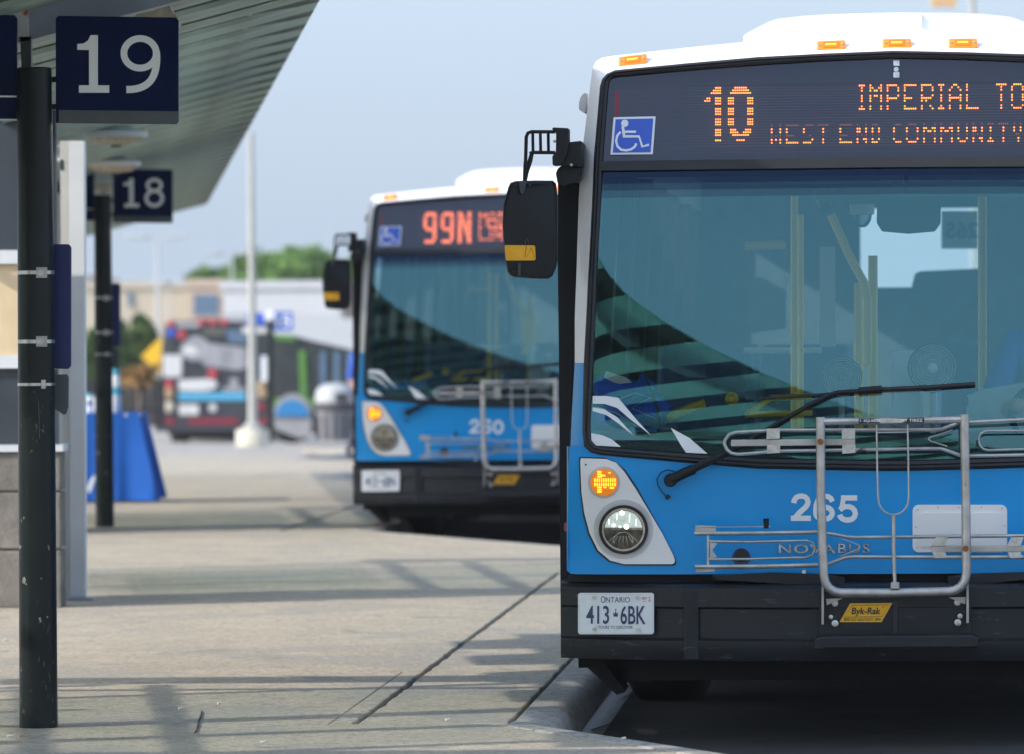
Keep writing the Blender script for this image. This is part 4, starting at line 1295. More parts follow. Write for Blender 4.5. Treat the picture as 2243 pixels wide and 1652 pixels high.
    for (x, y) in ((-0.85, 4.0), (-0.40, 4.0), (0.85, 4.0), (0.42, 4.0), (-0.85, 5.2), (0.85, 5.2), (-0.4, 5.2), (0.42, 5.2), (-0.85, 7.0), (0.85, 7.0), (-0.4, 9.0), (0.42, 9.0)):
        if first is None:
            first = (seat_mesh(x, y, bus), x, y)
        else:
            s = first[0].copy()
            COL.objects.link(s)
            s.location = (x - first[1], y - first[2], 0)
    MB().box(0.36, 1.10, 1.45, 1.50, 0.43, 2.05).build('driver_partition', 'interior_dark', bus)
    wl_ = MB().prism([lp(x, y, 3.6) for x, y in ((1795, 540), (1830, 540), (1830, 760), (1795, 760))], (0, 0.02, 0)).build('notice_board', 'interior_light', bus)
    MB().prism([lp(x, y, 5.5) for x, y in ((1640, 610), (1720, 600), (1720, 720), (1640, 730))], (0, 0.3, 0)).build('seat_screen', 'interior_dark', bus)
    return bus

bus1 = make_bus()
tag(bus1, 'blue and white bus numbered 265 at the kerb, in sharp focus on the right', 'bus', 'two blue city buses in their bays')

# the second bus of the pair, one bay further on
ph = bl(1365.5, 1160.5)
w1 = BO + Vector((ph.x * CA - ph.y * SA, ph.x * SA + ph.y * CA, ph.z))
Y2 = w1.y * 1.955
w2 = at(842, 959.5, Y2)
bus2 = copy_tree(bus1)
bus2.location = BO + Vector((w2.x - w1.x, w2.y - w1.y, w2.z - w1.z))
tag(bus2, 'blue and white bus numbered 260, one bay behind the sharply focused one', 'bus', 'two blue city buses in their bays')

def kid(root, stem):
    for ch in root.children_recursive:
        if ch.name.split('.')[0] == stem:
            yield ch

# what differs between them: display, number, plate, headlamps
def glyphs(text, c0, col, row_y, pw=4.7):
    """dots of a line of text: row_y maps a glyph row to (pixel row, dim?) or None where the display has scanned past"""
    a, b = [], []
    c = c0
    for ch in text:
        g = LED[ch]
        for j, row in enumerate(g):
            if row_y.get(j) is None:
                continue
            y, d = row_y[j]
            for i, bit in enumerate(row):
                if bit == '1':
                    x = 1507 + (c + i) * pw
                    (b if d else a).append((x, y - 0.008 * (x - 1880)))
        c += len(g[0]) + 2
    return a, b
up = {0: (187.5, 0), 1: (193.2, 0), 2: (199.0, 0), 3: (210.3, 0), 4: (216.0, 0), 5: (221.8, 0), 7: (233.2, 0), 8: (239.0, 0)}
dn = {0: (273.4, 1), 1: (282.0, 0), 2: (288.6, 0), 4: (296.6, 1), 6: (305.0, 0), 8: (311.4, 0)}
lit, dim = [], []
for tx, c0, rows_ in (('IMPERIAL', 80, up), ('TO', 144, up), ('WEST', 39, dn), ('END', 71, dn), ('COMMUNITY', 96, dn)):
    a_, b_ = glyphs(tx, c0, 0, rows_)
    lit += a_
    dim += b_
for ch, c0 in (('1', 8), ('0', 19)):
    for j, row in enumerate(BIG[ch]):
        for i, bit in enumerate(row):
            if bit == '1' and j % 4 != 3:
                lit.append((1507 + (c0 + i) * 4.7, 193.2 + j * 5.75 - 0.008 * (c0 + i) * 4.7))
front('display_lettering', dot_polys(lit, 1.95), 0.052, None, 'led_orange', bus1, curved=False)
front('display_lettering', dot_polys(dim, 1.5, 5), 0.052, None, 'led_dim', bus1, curved=False)
lit2, dim2 = led_dots([('IMPERIAL', 42, 0), ('WEST END', 42, 12)], [('9', 0, 0), ('9', 13, 0), ('N', 26, 0)], 1527, 196, 5.6, 8.6, -0.008)
d2 = []
for c, ch in ((0, '9'), (13, '9'), (26, 'N')):
    for j, row in enumerate(BIG[ch]):
        for i, b in enumerate(row):
            if b == '1':
                d2.append((1530 + (c + i) * 5.7, 200 + j * 8.7 + (4 if j > 2 else 0) - 0.008 * (c + i) * 5.7))
for s, c, r in (('MAIN', 42, 0), ('LINE', 42, 12)):
    for ch in s:
        g = LED[ch]
        for j, row in enumerate(g):
            for i, b in enumerate(row):
                if b == '1' and j % 4 != 3:
                    d2.append((1530 + (c + i) * 5.7, 200 + (r * 0.55 + j * 0.78) * 8.7))
        c += len(g[0]) + 1
front('display_lettering', dot_polys(d2, 3.0), 0.052, None, 'led_red_orange', bus2, curved=False)
def numeral(ch, dx):
    w = 45
    e = lambda cx, cy, rx, ry: [(cx + rx * math.cos(t * PI / 14), cy + ry * math.sin(t * PI / 14)) for t in range(28)]
    if ch == '2':
        s = [ribbon([(308, 1345), (313, 1318), (330, 1296), (352, 1287), (376, 1285), (402, 1291), (421, 1309), (428, 1332), (424, 1354), (408, 1378), (380, 1403), (350, 1430), (328, 1456), (318, 1474)], w), ribbon([(284, 1472), (452, 1472)], w)]
    elif ch == '6':
        s = [ribbon(e(562, 1429, 69, 52), w, True), ribbon([(633, 1332), (620, 1305), (596, 1290), (566, 1286), (535, 1295), (511, 1320), (497, 1358), (493, 1400), (494, 1432)], w)]
    elif ch == '5':
        s = [ribbon([(704, 1301), (841, 1301)], w), ribbon([(726, 1302), (713, 1372), (708, 1400)], w * 0.9), ribbon([(694, 1402), (716, 1384), (742, 1374), (770, 1373), (798, 1384), (818, 1405), (826, 1432), (818, 1460), (798, 1479), (770, 1487), (742, 1486), (716, 1476), (700, 1460), (693, 1442)], w)]
    else:
        s = [ribbon(e(760, 1393, 66, 94), w, True)]
    return [([(1658.3 + x * 0.2609, 751.5 + y * 0.2609) for x, y in polys(*k)[0]], polys(*k)[1]) for k in s]
for root, num in ((bus1, '265'), (bus2, '260')):
    for ch in num:
        for j, vf in enumerate(numeral(ch, 0)):
            front('fleet_numeral', vf, -0.0022 - 0.0008 * j, None, 'decal_white', root)
pl1 = next(kid(bus1, 'licence_plate'))
pl2 = next(kid(bus2, 'licence_plate'))
for root, a, b in ((pl1, '413', '6BK'), (pl2, '413', '6BN')):
    SURF[0] = F_bumper
    front('plate_number', text_in(a, 1284, 1327, 1334, 1367, bold=0.012), -0.008, 0.002, 'ink_blue', root)
    front('plate_number', text_in(b, 1359, 1327, 1414, 1368, bold=0.012), -0.008, 0.002, 'ink_blue', root)
    SURF[0] = F_nose
hl1 = [c for c in kid(bus1, 'headlight')][0]
front('lamp_glow', polys(arc(1365.5, 1160, 41, 186, 354, 24)), -0.0180, 0.001, 'lamp_white', hl1)
front('lamp_led', polys(circ(1344, 1151, 3.5, 12), circ(1358, 1154, 2.5, 10), circ(1372, 1154, 5.5, 12), circ(1362, 1124, 5, 12), *[[(x - w, y0), (x + w, y0), (x + w * 0.4, y1), (x - w * 0.4, y1)] for x, w, y0, y1 in ((1334, 0.7, 1138, 1150), (1351, 0.6, 1126, 1140), (1379, 0.7, 1126, 1144), (1393, 0.7, 1138, 1152))]), -0.0192, 0.001, 'lamp_hot', hl1)
# "265" mirrored on a pale board added for the rear window's brightness
rp = [lp(x, y, 11.4) for x, y in ((2062, 462), (2142, 462), (2142, 545), (2062, 545))]
nt_ = MB().prism(rp, (0, 0.01, 0)).build('rear_bright_board', 'interior_light', bus1)
v, f = text2d('265', bold=0.02)
flat_obj('rear_lettering', ([(2143 - a * 72, 486 + b * 36) for a, b in v], f), lambda a, b: lp(a, b, 11.39), None, 'ink_blue', nt_)

def on_bus(p):                                                  # bus-local point of the near bus -> world
    return BO + Vector((p.x * CA - p.y * SA, p.x * SA + p.y * CA, p.z))

# blue bag lying on the dashboard of the near bus
bag_o = [(1298, 838), (1300, 824), (1330, 815), (1372, 828), (1392, 836), (1408, 818), (1428, 832), (1441, 850), (1442, 858), (1460, 874), (1471, 890), (1469, 905), (1456, 918), (1444, 936), (1400, 941), (1350, 946), (1320, 945), (1298, 940)]
def bag_pt(x, y, d):
    return on_bus(lp(x, y, 0.40 + d))
cx_, cy_ = 1378, 886
mb = MB()
rows = []
for k, d in ((0.0, 0.0), (0.45, 0.012), (0.75, 0.03), (0.93, 0.06), (1.0, 0.11), (0.97, 0.2), (0.8, 0.26)):
    rows.append([bag_pt(cx_ + (x - cx_) * k + 4 * math.sin(i * 2.1) * k, cy_ + (y - cy_) * k, d - 0.012 * math.sin(i * 1.7 + k * 9)) for i, (x, y) in enumerate(bag_o)])
n = len(bag_o)
mb.add([p for r in rows for p in r], [(i * n + j, i * n + (j + 1) % n, (i + 1) * n + (j + 1) % n, (i + 1) * n + j) for i in range(6) for j in range(n)])
bag = empty('bag', (0, 0, 0))
tag(bag, 'blue drawstring bag slumped on the dashboard behind the windscreen', 'bag')
mb.build('sack', 'bag_blue', bag, smooth=True)
MB().tube([bag_pt(x, y, -0.005) for x, y in ((1300, 885), (1340, 882), (1390, 861), (1426, 871), (1384, 894), (1438, 918))], 0.0018, 5).tube([bag_pt(x, y, -0.005) for x, y in ((1300, 890), (1350, 905), (1400, 938))], 0.0018, 5).build('piping', 'bag_trim', bag)
MB().tube([bag_pt(x, y, -0.005) for x, y in ((1412, 822), (1428, 860), (1440, 895), (1446, 938))], 0.005, 6).build('cord', 'ink', bag)
MB().prism([bag_pt(x, y, 0.03) for x, y in ((1322, 826), (1328, 813), (1350, 820), (1372, 827), (1384, 838), (1350, 842))], (0, 0.05, 0)).build('paper_roll', 'paper', bag)

# driver: seated, blue shirt, at the right of the near bus
dr = empty('person', on_bus(Vector((0.62, 1.15, 0.43))), YAW)
tag(dr, 'driver in a blue shirt seated behind the windscreen of the sharp bus', 'person')
J = {'pelvis': ((0, 0, 0.52), 0.15), 'waist': ((0, -0.02, 0.70), 0.135), 'chest': ((0, -0.03, 0.92), 0.15), 'neck0': ((0, -0.03, 1.07), 0.075), 'neck': ((0, -0.04, 1.15), 0.055),
     'head': ((0, -0.06, 1.27), 0.095), 'crown': ((0, -0.05, 1.36), 0.075),
     'sl': ((-0.17, -0.03, 1.02), 0.075), 'el': ((-0.27, -0.12, 0.76), 0.05), 'wl': ((-0.19, -0.37, 0.78), 0.032), 'hl': ((-0.16, -0.45, 0.80), 0.034),
     'sr': ((0.17, -0.03, 1.02), 0.075), 'er': ((0.27, -0.12, 0.76), 0.05), 'wr': ((0.19, -0.37, 0.78), 0.032), 'hr': ((0.16, -0.45, 0.80), 0.034),
     'tl': ((-0.10, -0.04, 0.48), 0.10), 'kl': ((-0.14, -0.46, 0.50), 0.065), 'al': ((-0.14, -0.50, 0.10), 0.042), 'fl': ((-0.14, -0.64, 0.05), 0.04),
     'tr': ((0.10, -0.04, 0.48), 0.10), 'kr': ((0.14, -0.46, 0.50), 0.065), 'ar': ((0.14, -0.50, 0.10), 0.042), 'fr': ((0.14, -0.64, 0.05), 0.04)}
E = [('pelvis', 'waist'), ('waist', 'chest'), ('chest', 'neck0'), ('neck0', 'neck'), ('neck', 'head'), ('head', 'crown'), ('chest', 'sl'), ('sl', 'el'), ('el', 'wl'), ('wl', 'hl'), ('chest', 'sr'), ('sr', 'er'), ('er', 'wr'), ('wr', 'hr'), ('pelvis', 'tl'), ('tl', 'kl'), ('kl', 'al'), ('al', 'fl'), ('pelvis', 'tr'), ('tr', 'kr'), ('kr', 'ar'), ('ar', 'fr')]
def dress(c):
    if c.z > 1.11:
        return 0
    if c.y < -0.16 and c.z > 0.66:
        return 0
    if c.z > 0.56:
        return 1
    return 3 if c.z < 0.09 else 2
person_body('body', J, E, 'pelvis', dr, dress)
def face(root, hx, hy, hz, r):
    MB().lathe([(0.3 * r, 1.02 * r), (0.75 * r, 0.85 * r), (1.04 * r, 0.35 * r), (1.08 * r, -0.1 * r), (1.0 * r, -0.2 * r)], (hx, hy + 0.018, hz + 0.035), 18).build('hair', 'hair_dark', root, smooth=True)
    for s in (-1, 1):
        MB().lathe([(0.002, -0.011), (0.009, -0.006), (0.010, 0.0)], (hx + s * 0.034, hy - r * 0.93, hz + 0.005), 10, 'y').build('eye', 'eye_white', root)
    MB().prism([(hx - 0.014, hy - r * 0.95, hz - 0.035), (hx + 0.014, hy - r * 0.95, hz - 0.035), (hx, hy - r * 0.95, hz + 0.01)], (0, -0.018, -0.004)).build('nose', 'skin_tone', root)
    MB().box(hx - 0.022, hx + 0.022, hy - r * 0.97, hy - r * 0.9, hz - 0.056, hz - 0.050).build('mouth', 'rust', root)
face(dr, 0, -0.06, 1.28, 0.098)
wh = MB()
wh.tube([(0.19 * math.cos(a), -0.43 + 0.06 * math.sin(a), 0.76 + 0.13 * math.sin(a)) for a in [2 * PI * k / 28 for k in range(28)]], 0.013, 8, closed=True)
wo = wh.build('steering_wheel', 'ink', None, smooth=True)
wo.parent = bus1
wo.location = (0.62, 1.15, 0.43)
# driver's seat
s = next(kid(bus1, 'seat')).copy()
COL.objects.link(s)
s.location = (0.62 + 0.85, 1.0 - 4.0, 0.0)

# ------------------------------------------------------------------ ground: road, platform slabs, kerbs
def sheet(name, x0, x1, ys, z, m, nx=2):
    vs, fs = [], []
    for y in ys:
        for i in range(nx + 1):
            vs.append((x0 + (x1 - x0) * i / nx, y, gz(y) + z))
    for j in range(len(ys) - 1):
        for i in range(nx):
            a = j * (nx + 1) + i
            fs.append((a, a + 1, a + nx + 2, a + nx + 1))
    o = MB().add(vs, fs).build(name, m)
    return tag(o, kind='structure')

ys = [-60, 0, 20, 40, 50, 60, 80, 100, 140, 200, 300, 500, 900]
vs, fs = [], []
def gz2(y):
    return gz(min(y, 150))
gz_full = gz
def gz(Y):
    return gz_full(min(Y, 150.0))
road = sheet('road', -600, 600, [-80, 0, 20, 40, 50, 60, 80, 100, 120, 150, 300, 900, 3500], 0.0, 'asphalt')

A0 = Vector((0.148, 20.1))
B0 = Vector((1.14, 35.4))
TT = Vector((-1.092, 20.2))
def A(k): return A0 + TT * k
def B(k): return B0 + TT * k
NB = 3
platform = tag(empty('platform'), kind='structure')
def slab(pts, h=0.0, inset=0.006, z0=0.03, jag=()):
    """one cast slab: outline in plan, edges drawn in so that the joint stays open"""
    c = sum((Vector(p) for p in pts), Vector((0, 0))) / len(pts)
    n = len(pts)
    q = []
    for i in range(n):
        a, b, d = Vector(pts[i - 1]), Vector(pts[i]), Vector(pts[(i + 1) % n])
        e0 = (b - a).normalized()
        e1 = (d - b).normalized()
        n0, n1 = Vector((-e0.y, e0.x)), Vector((-e1.y, e1.x))
        k = n0 + n1
        k = k / max(0.3, k.dot(n0))
        q.append(b + k * inset)
    for e in sorted(jag, reverse=True):                         # chipped edge: e -> e+1 broken into short uneven lengths
        a, b = q[e], q[(e + 1) % n]
        m = max(4, int((b - a).length / 0.11))
        t = (b - a).normalized()
        nr = Vector((-t.y, t.x))
        mid = [a.lerp(b, (j + rj.uniform(-0.3, 0.3)) / m) + nr * (rj.random() ** 4 * 0.011 - 0.0005) for j in range(1, m)]
        q[e + 1:e + 1] = mid
    mb = MB()
    mb.prism([(p.x, p.y, gz(p.y) + z0) for p in q], (0, 0, PLAT - z0 + h))
    o = mb.build('slab', 'concrete', platform)
    bevel(o, 0.006, 2, 40)
    return o

def lerp_y(a, b, y):
    return a.x + (b.x - a.x) * (y - a.y) / (b.y - a.y)
def right_edge(k, y, off):                                      # platform edge minus an offset, bay k
    if y <= B(k).y:
        return lerp_y(A(k), B(k), y) - off
    return lerp_y(B(k), A(k + 1), y) - off * 1.1
rnd = random.Random(3)
rj = random.Random(17)
for k in range(-1, NB):
    ya = A(k).y
    cuts = [0.15, 3.3, 6.8, 10.1, 13.0, 15.3, 17.8, 20.35] if k == 0 else [0.15, 6.8, 13.0, 15.3, 17.8, 20.35]
    for c0, c1 in zip(cuts, cuts[1:]):
        y0, y1 = ya + c0, ya + c1
        lo = c0 < 13.0 - 1e-6
        r0, r1 = (right_edge(k, y0, 0.735), right_edge(k, y1, 0.735)) if lo else (right_edge(k, y0, 0.17), right_edge(k, y1, 0.17))
        m0, m1 = -4.2 - 0.054 * (y0 - 20), -4.2 - 0.054 * (y1 - 20)
        if k == 0 and c0 < 1:
            slab([(r0 - 0.085, y0), (r0, y0), (r1, y1), (r1 - 0.085, y1)], 0.0, 0.0008, jag=(1,))
            r0, r1 = r0 - 0.085, r1 - 0.085
        slab([(m0, y0), (r0, y0), (r1, y1), (m1, y1)], 0.0, 0.0008 if c0 < 3 and k == 0 else 0.003, jag=(1,) if lo and not (k == 0 and c0 < 1) else ())
        slab([(m0 - 4.5, y0), (m0, y0), (m1, y1), (m1 - 4.5, y1)], rnd.uniform(-0.002, 0.002))
    sc_ = [0.15, 4.0, 6.2, 9.6, 13.0]
    for c0, c1 in zip(sc_, sc_[1:]):
        y0, y1 = ya + c0, ya + c1
        slab([(right_edge(k, y0, 0.725), y0), (right_edge(k, y0, 0.172), y0), (right_edge(k, y1, 0.172), y1), (right_edge(k, y1, 0.725), y1)], rnd.uniform(-0.003, 0.001), 0.008, jag=(1, 3))
y0, y1 = A(NB).y + 0.15, 86.0
slab([(-12, y0), (A(NB).x, y0), (A(NB).x - 0.5, y1), (-12, y1)])
soil = MB().prism([(-9.5, -0.2, 0.02), (A(-1).x, -0.2, 0.02), (B(-1).x - .1, B(-1).y, .02), (A(0).x - .05, A(0).y, .02), (B(0).x - .1, B(0).y, .02), (A(1).x - .05, A(1).y, .02), (B(1).x - .1, B(1).y - .5, .02), (-9.5, B(1).y - .5, .02)], (0, 0, 0.035)).build('joint_soil', 'soil', platform)

# kerb stones: rounded top edge, swept along the saw-tooth line
kerb = tag(empty('kerb'), kind='structure')
line = []
for k in range(-1, NB + 1):
    a = A(k)
    d0 = ((A(k) - B(k - 1)).normalized())
    d1 = ((B(k) - A(k)).normalized())
    for t in (-0.30, -0.18, -0.09, 0.0, 0.10, 0.2):
        line.append(a + (d0 * t if t < 0 else d1 * t) + Vector((-0.02, 0.03)) * (1 - min(1, abs(t) / 0.2)))
    n_ = 4
    for j in range(1, n_):
        line.append(A(k).lerp(B(k), j / n_))
    line.append(B(k))
    for j in range(1, 3):
        line.append(B(k).lerp(A(k + 1), j / 3))
KP = [(-0.165, 0.03), (-0.165, PLAT - 0.004), (-0.158, PLAT + 0.003), (-0.060, PLAT + 0.002), (-0.036, PLAT - 0.003), (-0.018, PLAT - 0.012), (-0.006, PLAT - 0.028), (0.0, PLAT - 0.05), (0.010, -0.01)]
def kerb_rows(pts):
    rows = []
    for i, p in enumerate(pts):
        a = pts[max(0, i - 1)]
        b = pts[min(len(pts) - 1, i + 1)]
        t = (b - a).normalized()
        nrm = Vector((t.y, -t.x))                               # towards the road
        if nrm.x < 0:
            nrm = -nrm
        rows.append([(p.x + nrm.x * o, p.y + nrm.y * o, gz(p.y) + z) for o, z in KP])
    return rows
i = 0
while i < len(line) - 1:
    seg = line[i:i + 5]
    if len(seg) < 2:
        break
    rows = kerb_rows(seg)
    # keep the mitre of the whole line at the ends
    n = len(KP)
    mb = MB().add([p for r in rows for p in r], [(a * n + q, a * n + q + 1, (a + 1) * n + q + 1, (a + 1) * n + q) for a in range(len(rows) - 1) for q in range(n - 1)] + [tuple(range(n)), tuple((len(rows) - 1) * n + q for q in range(n))])
    mb.build('kerb_stone', 'kerb_concrete', kerb, smooth=True)
    i += 4
# damp gutter along the kerb foot
gl = []
for k in (0, 1):
    a, b = A(k), B(k)
    gl.append((a, b))
for a, b in gl:
    d = (b - a).normalized()
    w = Vector((d.y, -d.x))
    p0, p1 = a + d * 0.2 + w * 0.014, b + w * 0.014
    q1, q0 = p1 + w * 0.22, p0 + w * 0.16
    mid = []
    L = []
    for j in range(25):
        t = j / 24
        L.append((p0.lerp(p1, t), p0.lerp(p1, t) + w * (0.10 + 0.05 * math.sin(j * 2.3) + 0.03 * math.sin(j * 5.1))))
    vs = [(q.x, q.y, gz(q.y) + 0.004) for r in L for q in r]
    o = MB().add(vs, [(2 * j, 2 * j + 1, 2 * j + 3, 2 * j + 2) for j in range(24)]).build('gutter', 'wet_gutter')
    tag(o, kind='structure')
# oil stained bay surface, darkened further to stand for shade under the buses
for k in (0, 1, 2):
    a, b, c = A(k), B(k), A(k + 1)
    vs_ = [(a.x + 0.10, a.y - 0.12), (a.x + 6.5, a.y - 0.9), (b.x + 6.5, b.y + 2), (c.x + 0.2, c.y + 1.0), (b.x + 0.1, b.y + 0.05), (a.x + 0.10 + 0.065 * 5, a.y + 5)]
    o = MB().add([(x, y, gz(y) + 0.006) for x, y in vs_], [(0, 1, 2, 4, 5), (2, 3, 4)]).build('bay_shade_surface', 'shaded_bay_asphalt')
    tag(o, kind='structure')
# broken joint between the first two slabs
cr = [gp(x, y, PLAT + 0.0035) for x, y in ((441, 1556), (444, 1560), (443, 1568), (438, 1580), (436, 1592), (431, 1604), (424, 1606), (430, 1598), (434, 1580), (439, 1566))]
tag(MB().prism(cr, (0, 0, 0.001)).build('crack', 'soil', platform), kind=None)
# small litter
for (px, py, w, lab, m) in ((576, 1626, 10, 'white cigarette end on the slab at the lower middle left', 'litter_white'), (1366, 1478 + 140, 8, 'white scrap on the kerb strip below the front wheel of the sharp bus', 'litter_white'), (22, 1613, 12, 'white cigarette end beside the foot of the black post, near the left border', 'litter_white'),
                            (47, 1612, 10, 'tan cigarette end by the foot of the black post', 'litter_tan'), (480, 1541, 7, 'white scrap lying just beyond the short crack', 'litter_white'), (395, 1552, 8, 'tiny white paper bit left of the short crack', 'litter_white'), (980, 1577, 8, 'white scrap right of the open slab joint', 'litter_white'), (14, 1402, 10, 'white paper bit on the slab in front of the stone wall', 'litter_white')):
    p = gp(px, py, PLAT + 0.006)
    L = w * p.y / FPX
    o = MB().tube([(p.x - L / 2, p.y, p.z), (p.x + L / 2, p.y + 0.01, p.z + 0.002)], 0.004, 6).build('litter_bit', m)
    tag(o, lab, 'litter', 'litter bits on the paving')

# ------------------------------------------------------------------ bay signs on black posts
def digit_polys(d):
    """signs' numerals in the sign's own zoom units"""
    if d == '1':
        return ([[(505, 288), (545, 285), (575, 266), (592, 230), (640, 230), (640, 328), (582, 328), (505, 326)], [(582, 328), (640, 328), (640, 558), (582, 558)], [(516, 558), (714, 558), (714, 607), (516, 607)]],)
    if d == '9':
        ring = arc(916, 349, 106, 0, 360, 40, 97)[:-1]
        tail = [((1 - t) ** 3 * 1024 + 3 * (1 - t) ** 2 * t * 1030 + 3 * (1 - t) * t * t * 985 + t ** 3 * 826, (1 - t) ** 3 * 349 + 3 * (1 - t) ** 2 * t * 500 + 3 * (1 - t) * t * t * 588 + t ** 3 * 586) for t in [i / 18 for i in range(1, 19)]]
        return ribbon([(x, y) for x, y in ring], 44, True), ribbon([(1022, 335)] + tail, 47)
    if d == '8':
        a = arc(920, 320, 92, 0, 360, 28, 72)[:-1]
        b = arc(920, 488, 108, 0, 360, 28, 96)[:-1]
        return ribbon(a, 44, True), ribbon(b, 46, True)
    return ()
def Zs(x, y):
    return (x * 0.33505, y * 0.33505)

def bay_sign(second):
    Y = 20.2
    o0 = gp(92, 1587)
    root = empty('bay_sign', (o0.x, Y, PLAT))
    def P(x, y, d=0.0):
        return at(x, y, Y + d) - Vector((o0.x, Y, PLAT))
    r0, r1 = 38.5 * Y / FPX, 42 * Y / FPX
    top = P(85, 148)
    mid = P(88, 700)
    MB().lathe([(r1 * 1.01, 0.0), (r1, 0.05), (0.5 * (r0 + r1), mid.z), (r0, top.z - 0.004), (r0 * 0.9, top.z)], (0, 0, 0), 36).build('post', 'post_black', root, smooth=True)
    # panel
    pan = [(122, 40), (128, 34.5), (385, 38.5), (391, 45), (391, 243), (391, 266), (386, 272), (122, 269)]
    pn = MB().prism([P(x, y, 0.0) for x, y in pan], (0, 0.03, 0)).build('sign_panel', 'navy_sign', root)
    bevel(pn, 0.002)
    flat_obj('grey_strip', polys([(129, 241), (390.5, 244), (390.5, 266), (386, 271.5), (129, 268.5)]), lambda a, b: P(a, b, -0.002), (0, 0.002, 0), 'sign_grey', root)
    for ch in ('1', second):
        for j, part in enumerate(digit_polys(ch)):
            flat_obj('digit', polys(*[[Zs(*q) for q in pl] for pl in part]), lambda a, b: P(a, b, -0.002 - 0.0006 * j), None, 'sign_digit', root)
    lw = [(-240, 34), (31, 33), (37, 40), (38, 264), (-240, 262)]
    MB().prism([P(x, y, 0.02) for x, y in lw], (0, 0.03, 0)).build('side_panel', 'navy_sign', root)
    flat_obj('outline', polys(*ribbon([(-200, 210), (37.5, 211.5), (37.5, 262.5), (-200, 261)], 4, True)), lambda a, b: P(a, b, 0.018), (0, 0.002, 0), 'sign_digit', root)
    bk = MB()
    for y in (168, 228):
        bk.prism([P(36, y, 0.03), P(126, y, 0.03), P(126, y + 12, 0.03), P(36, y + 12, 0.03)], (0, 0.02, 0))
    bk.build('sign_bracket', 'post_black', root)
    # straps
    for y, pl in ((597, 1), (748, 1), (842, 0)):
        c = P(92, y)
        rr = r0 + (r1 - r0) * (1 - c.z / top.z) + 0.0022
        w = 0.0065 if pl else 0.005
        MB().lathe([(rr - 0.003, -w), (rr, -w), (rr, w), (rr - 0.003, w)], (0, 0, c.z), 32).build('strap', 'zinc', root, smooth=False)
        if pl:
            b = MB().prism([P(x, yy, -rr - 0.010) for x, yy in ((79, y - 12), (103, y - 12), (103, y + 12), (79, y + 12))], (0, 0.012, 0))
            bevel(b.build('strap_buckle', 'flat_steel', root), 0.002)
            c2 = P(88, y, -rr - 0.010)
            MB().lathe([(0.012, 0.0), (0.012, -0.006), (0.007, -0.007), (0.006, -0.003)], (c2.x, c2.y, c2.z), 14, 'y').build('strap_bolt', 'zinc', root)
        else:
            bevel(MB().prism([P(x, yy, -rr - 0.006) for x, yy in ((90, y - 10), (100, y - 10), (100, y + 10), (90, y + 10))], (0, 0.01, 0)).build('strap_buckle', 'zinc', root), 0.002)
    # timetable holder on the far side of the post
    th = [(43, 541), (50, 535), (150, 535), (155.5, 541), (155, 802), (149, 808.5), (50, 806), (43, 800)]
    bevel(MB().prism([P(x, y, r1 + 0.012) for x, y in th], (0, 0.03, 0)).build('timetable_panel', 'panel_blue', root), 0.004)
    th = [(100, 821), (146, 820), (150, 826), (149, 893), (144, 908), (138, 908), (100, 880)]
    MB().prism([P(x, y, r1 + 0.012) for x, y in th], (0, 0.02, 0)).build('small_plate', 'sign_grey', root)
    if second == '9':
        sc_ = [[(72, 870), (84, 872), (80, 880), (92, 876)], [(75, 890), (96, 886), (94, 905), (108, 880), (120, 900)], [(82, 945), (92, 900), (100, 940)], [(68, 915), (84, 968), (74, 960), (96, 966)], [(100, 910), (114, 916), (118, 930)], [(88, 880), (90, 960)]]
        vs_ = []
        for path in sc_:
            mbp = ribbon(path, 0.9)
            vs_ += mbp
        def onpost(a, b):
            p = P(a, b)
            rr = r0 + (r1 - r0) * (1 - p.z / top.z) + 0.0006
            x = max(-rr * 0.98, min(rr * 0.98, p.x))
            return Vector((x, -math.sqrt(rr * rr - x * x), p.z))
        flat_obj('scratched_mark', polys(*vs_), onpost, None, 'post_scratch', root)
    return root
s19 = bay_sign('9')
tag(s19, 'tall black post with the navy bay sign numbered 19, nearest on the left', 'sign', 'bay signs along the platform')
s18 = bay_sign('8')
p18 = gp(228, 1140)
s18.location = (at(228, 900, 41.6).x, 41.6, PLAT)
s18.scale = (1, 1, 1.037)
tag(s18, 'smaller black post with the navy bay sign numbered 18, out of focus', 'sign', 'bay signs along the platform')

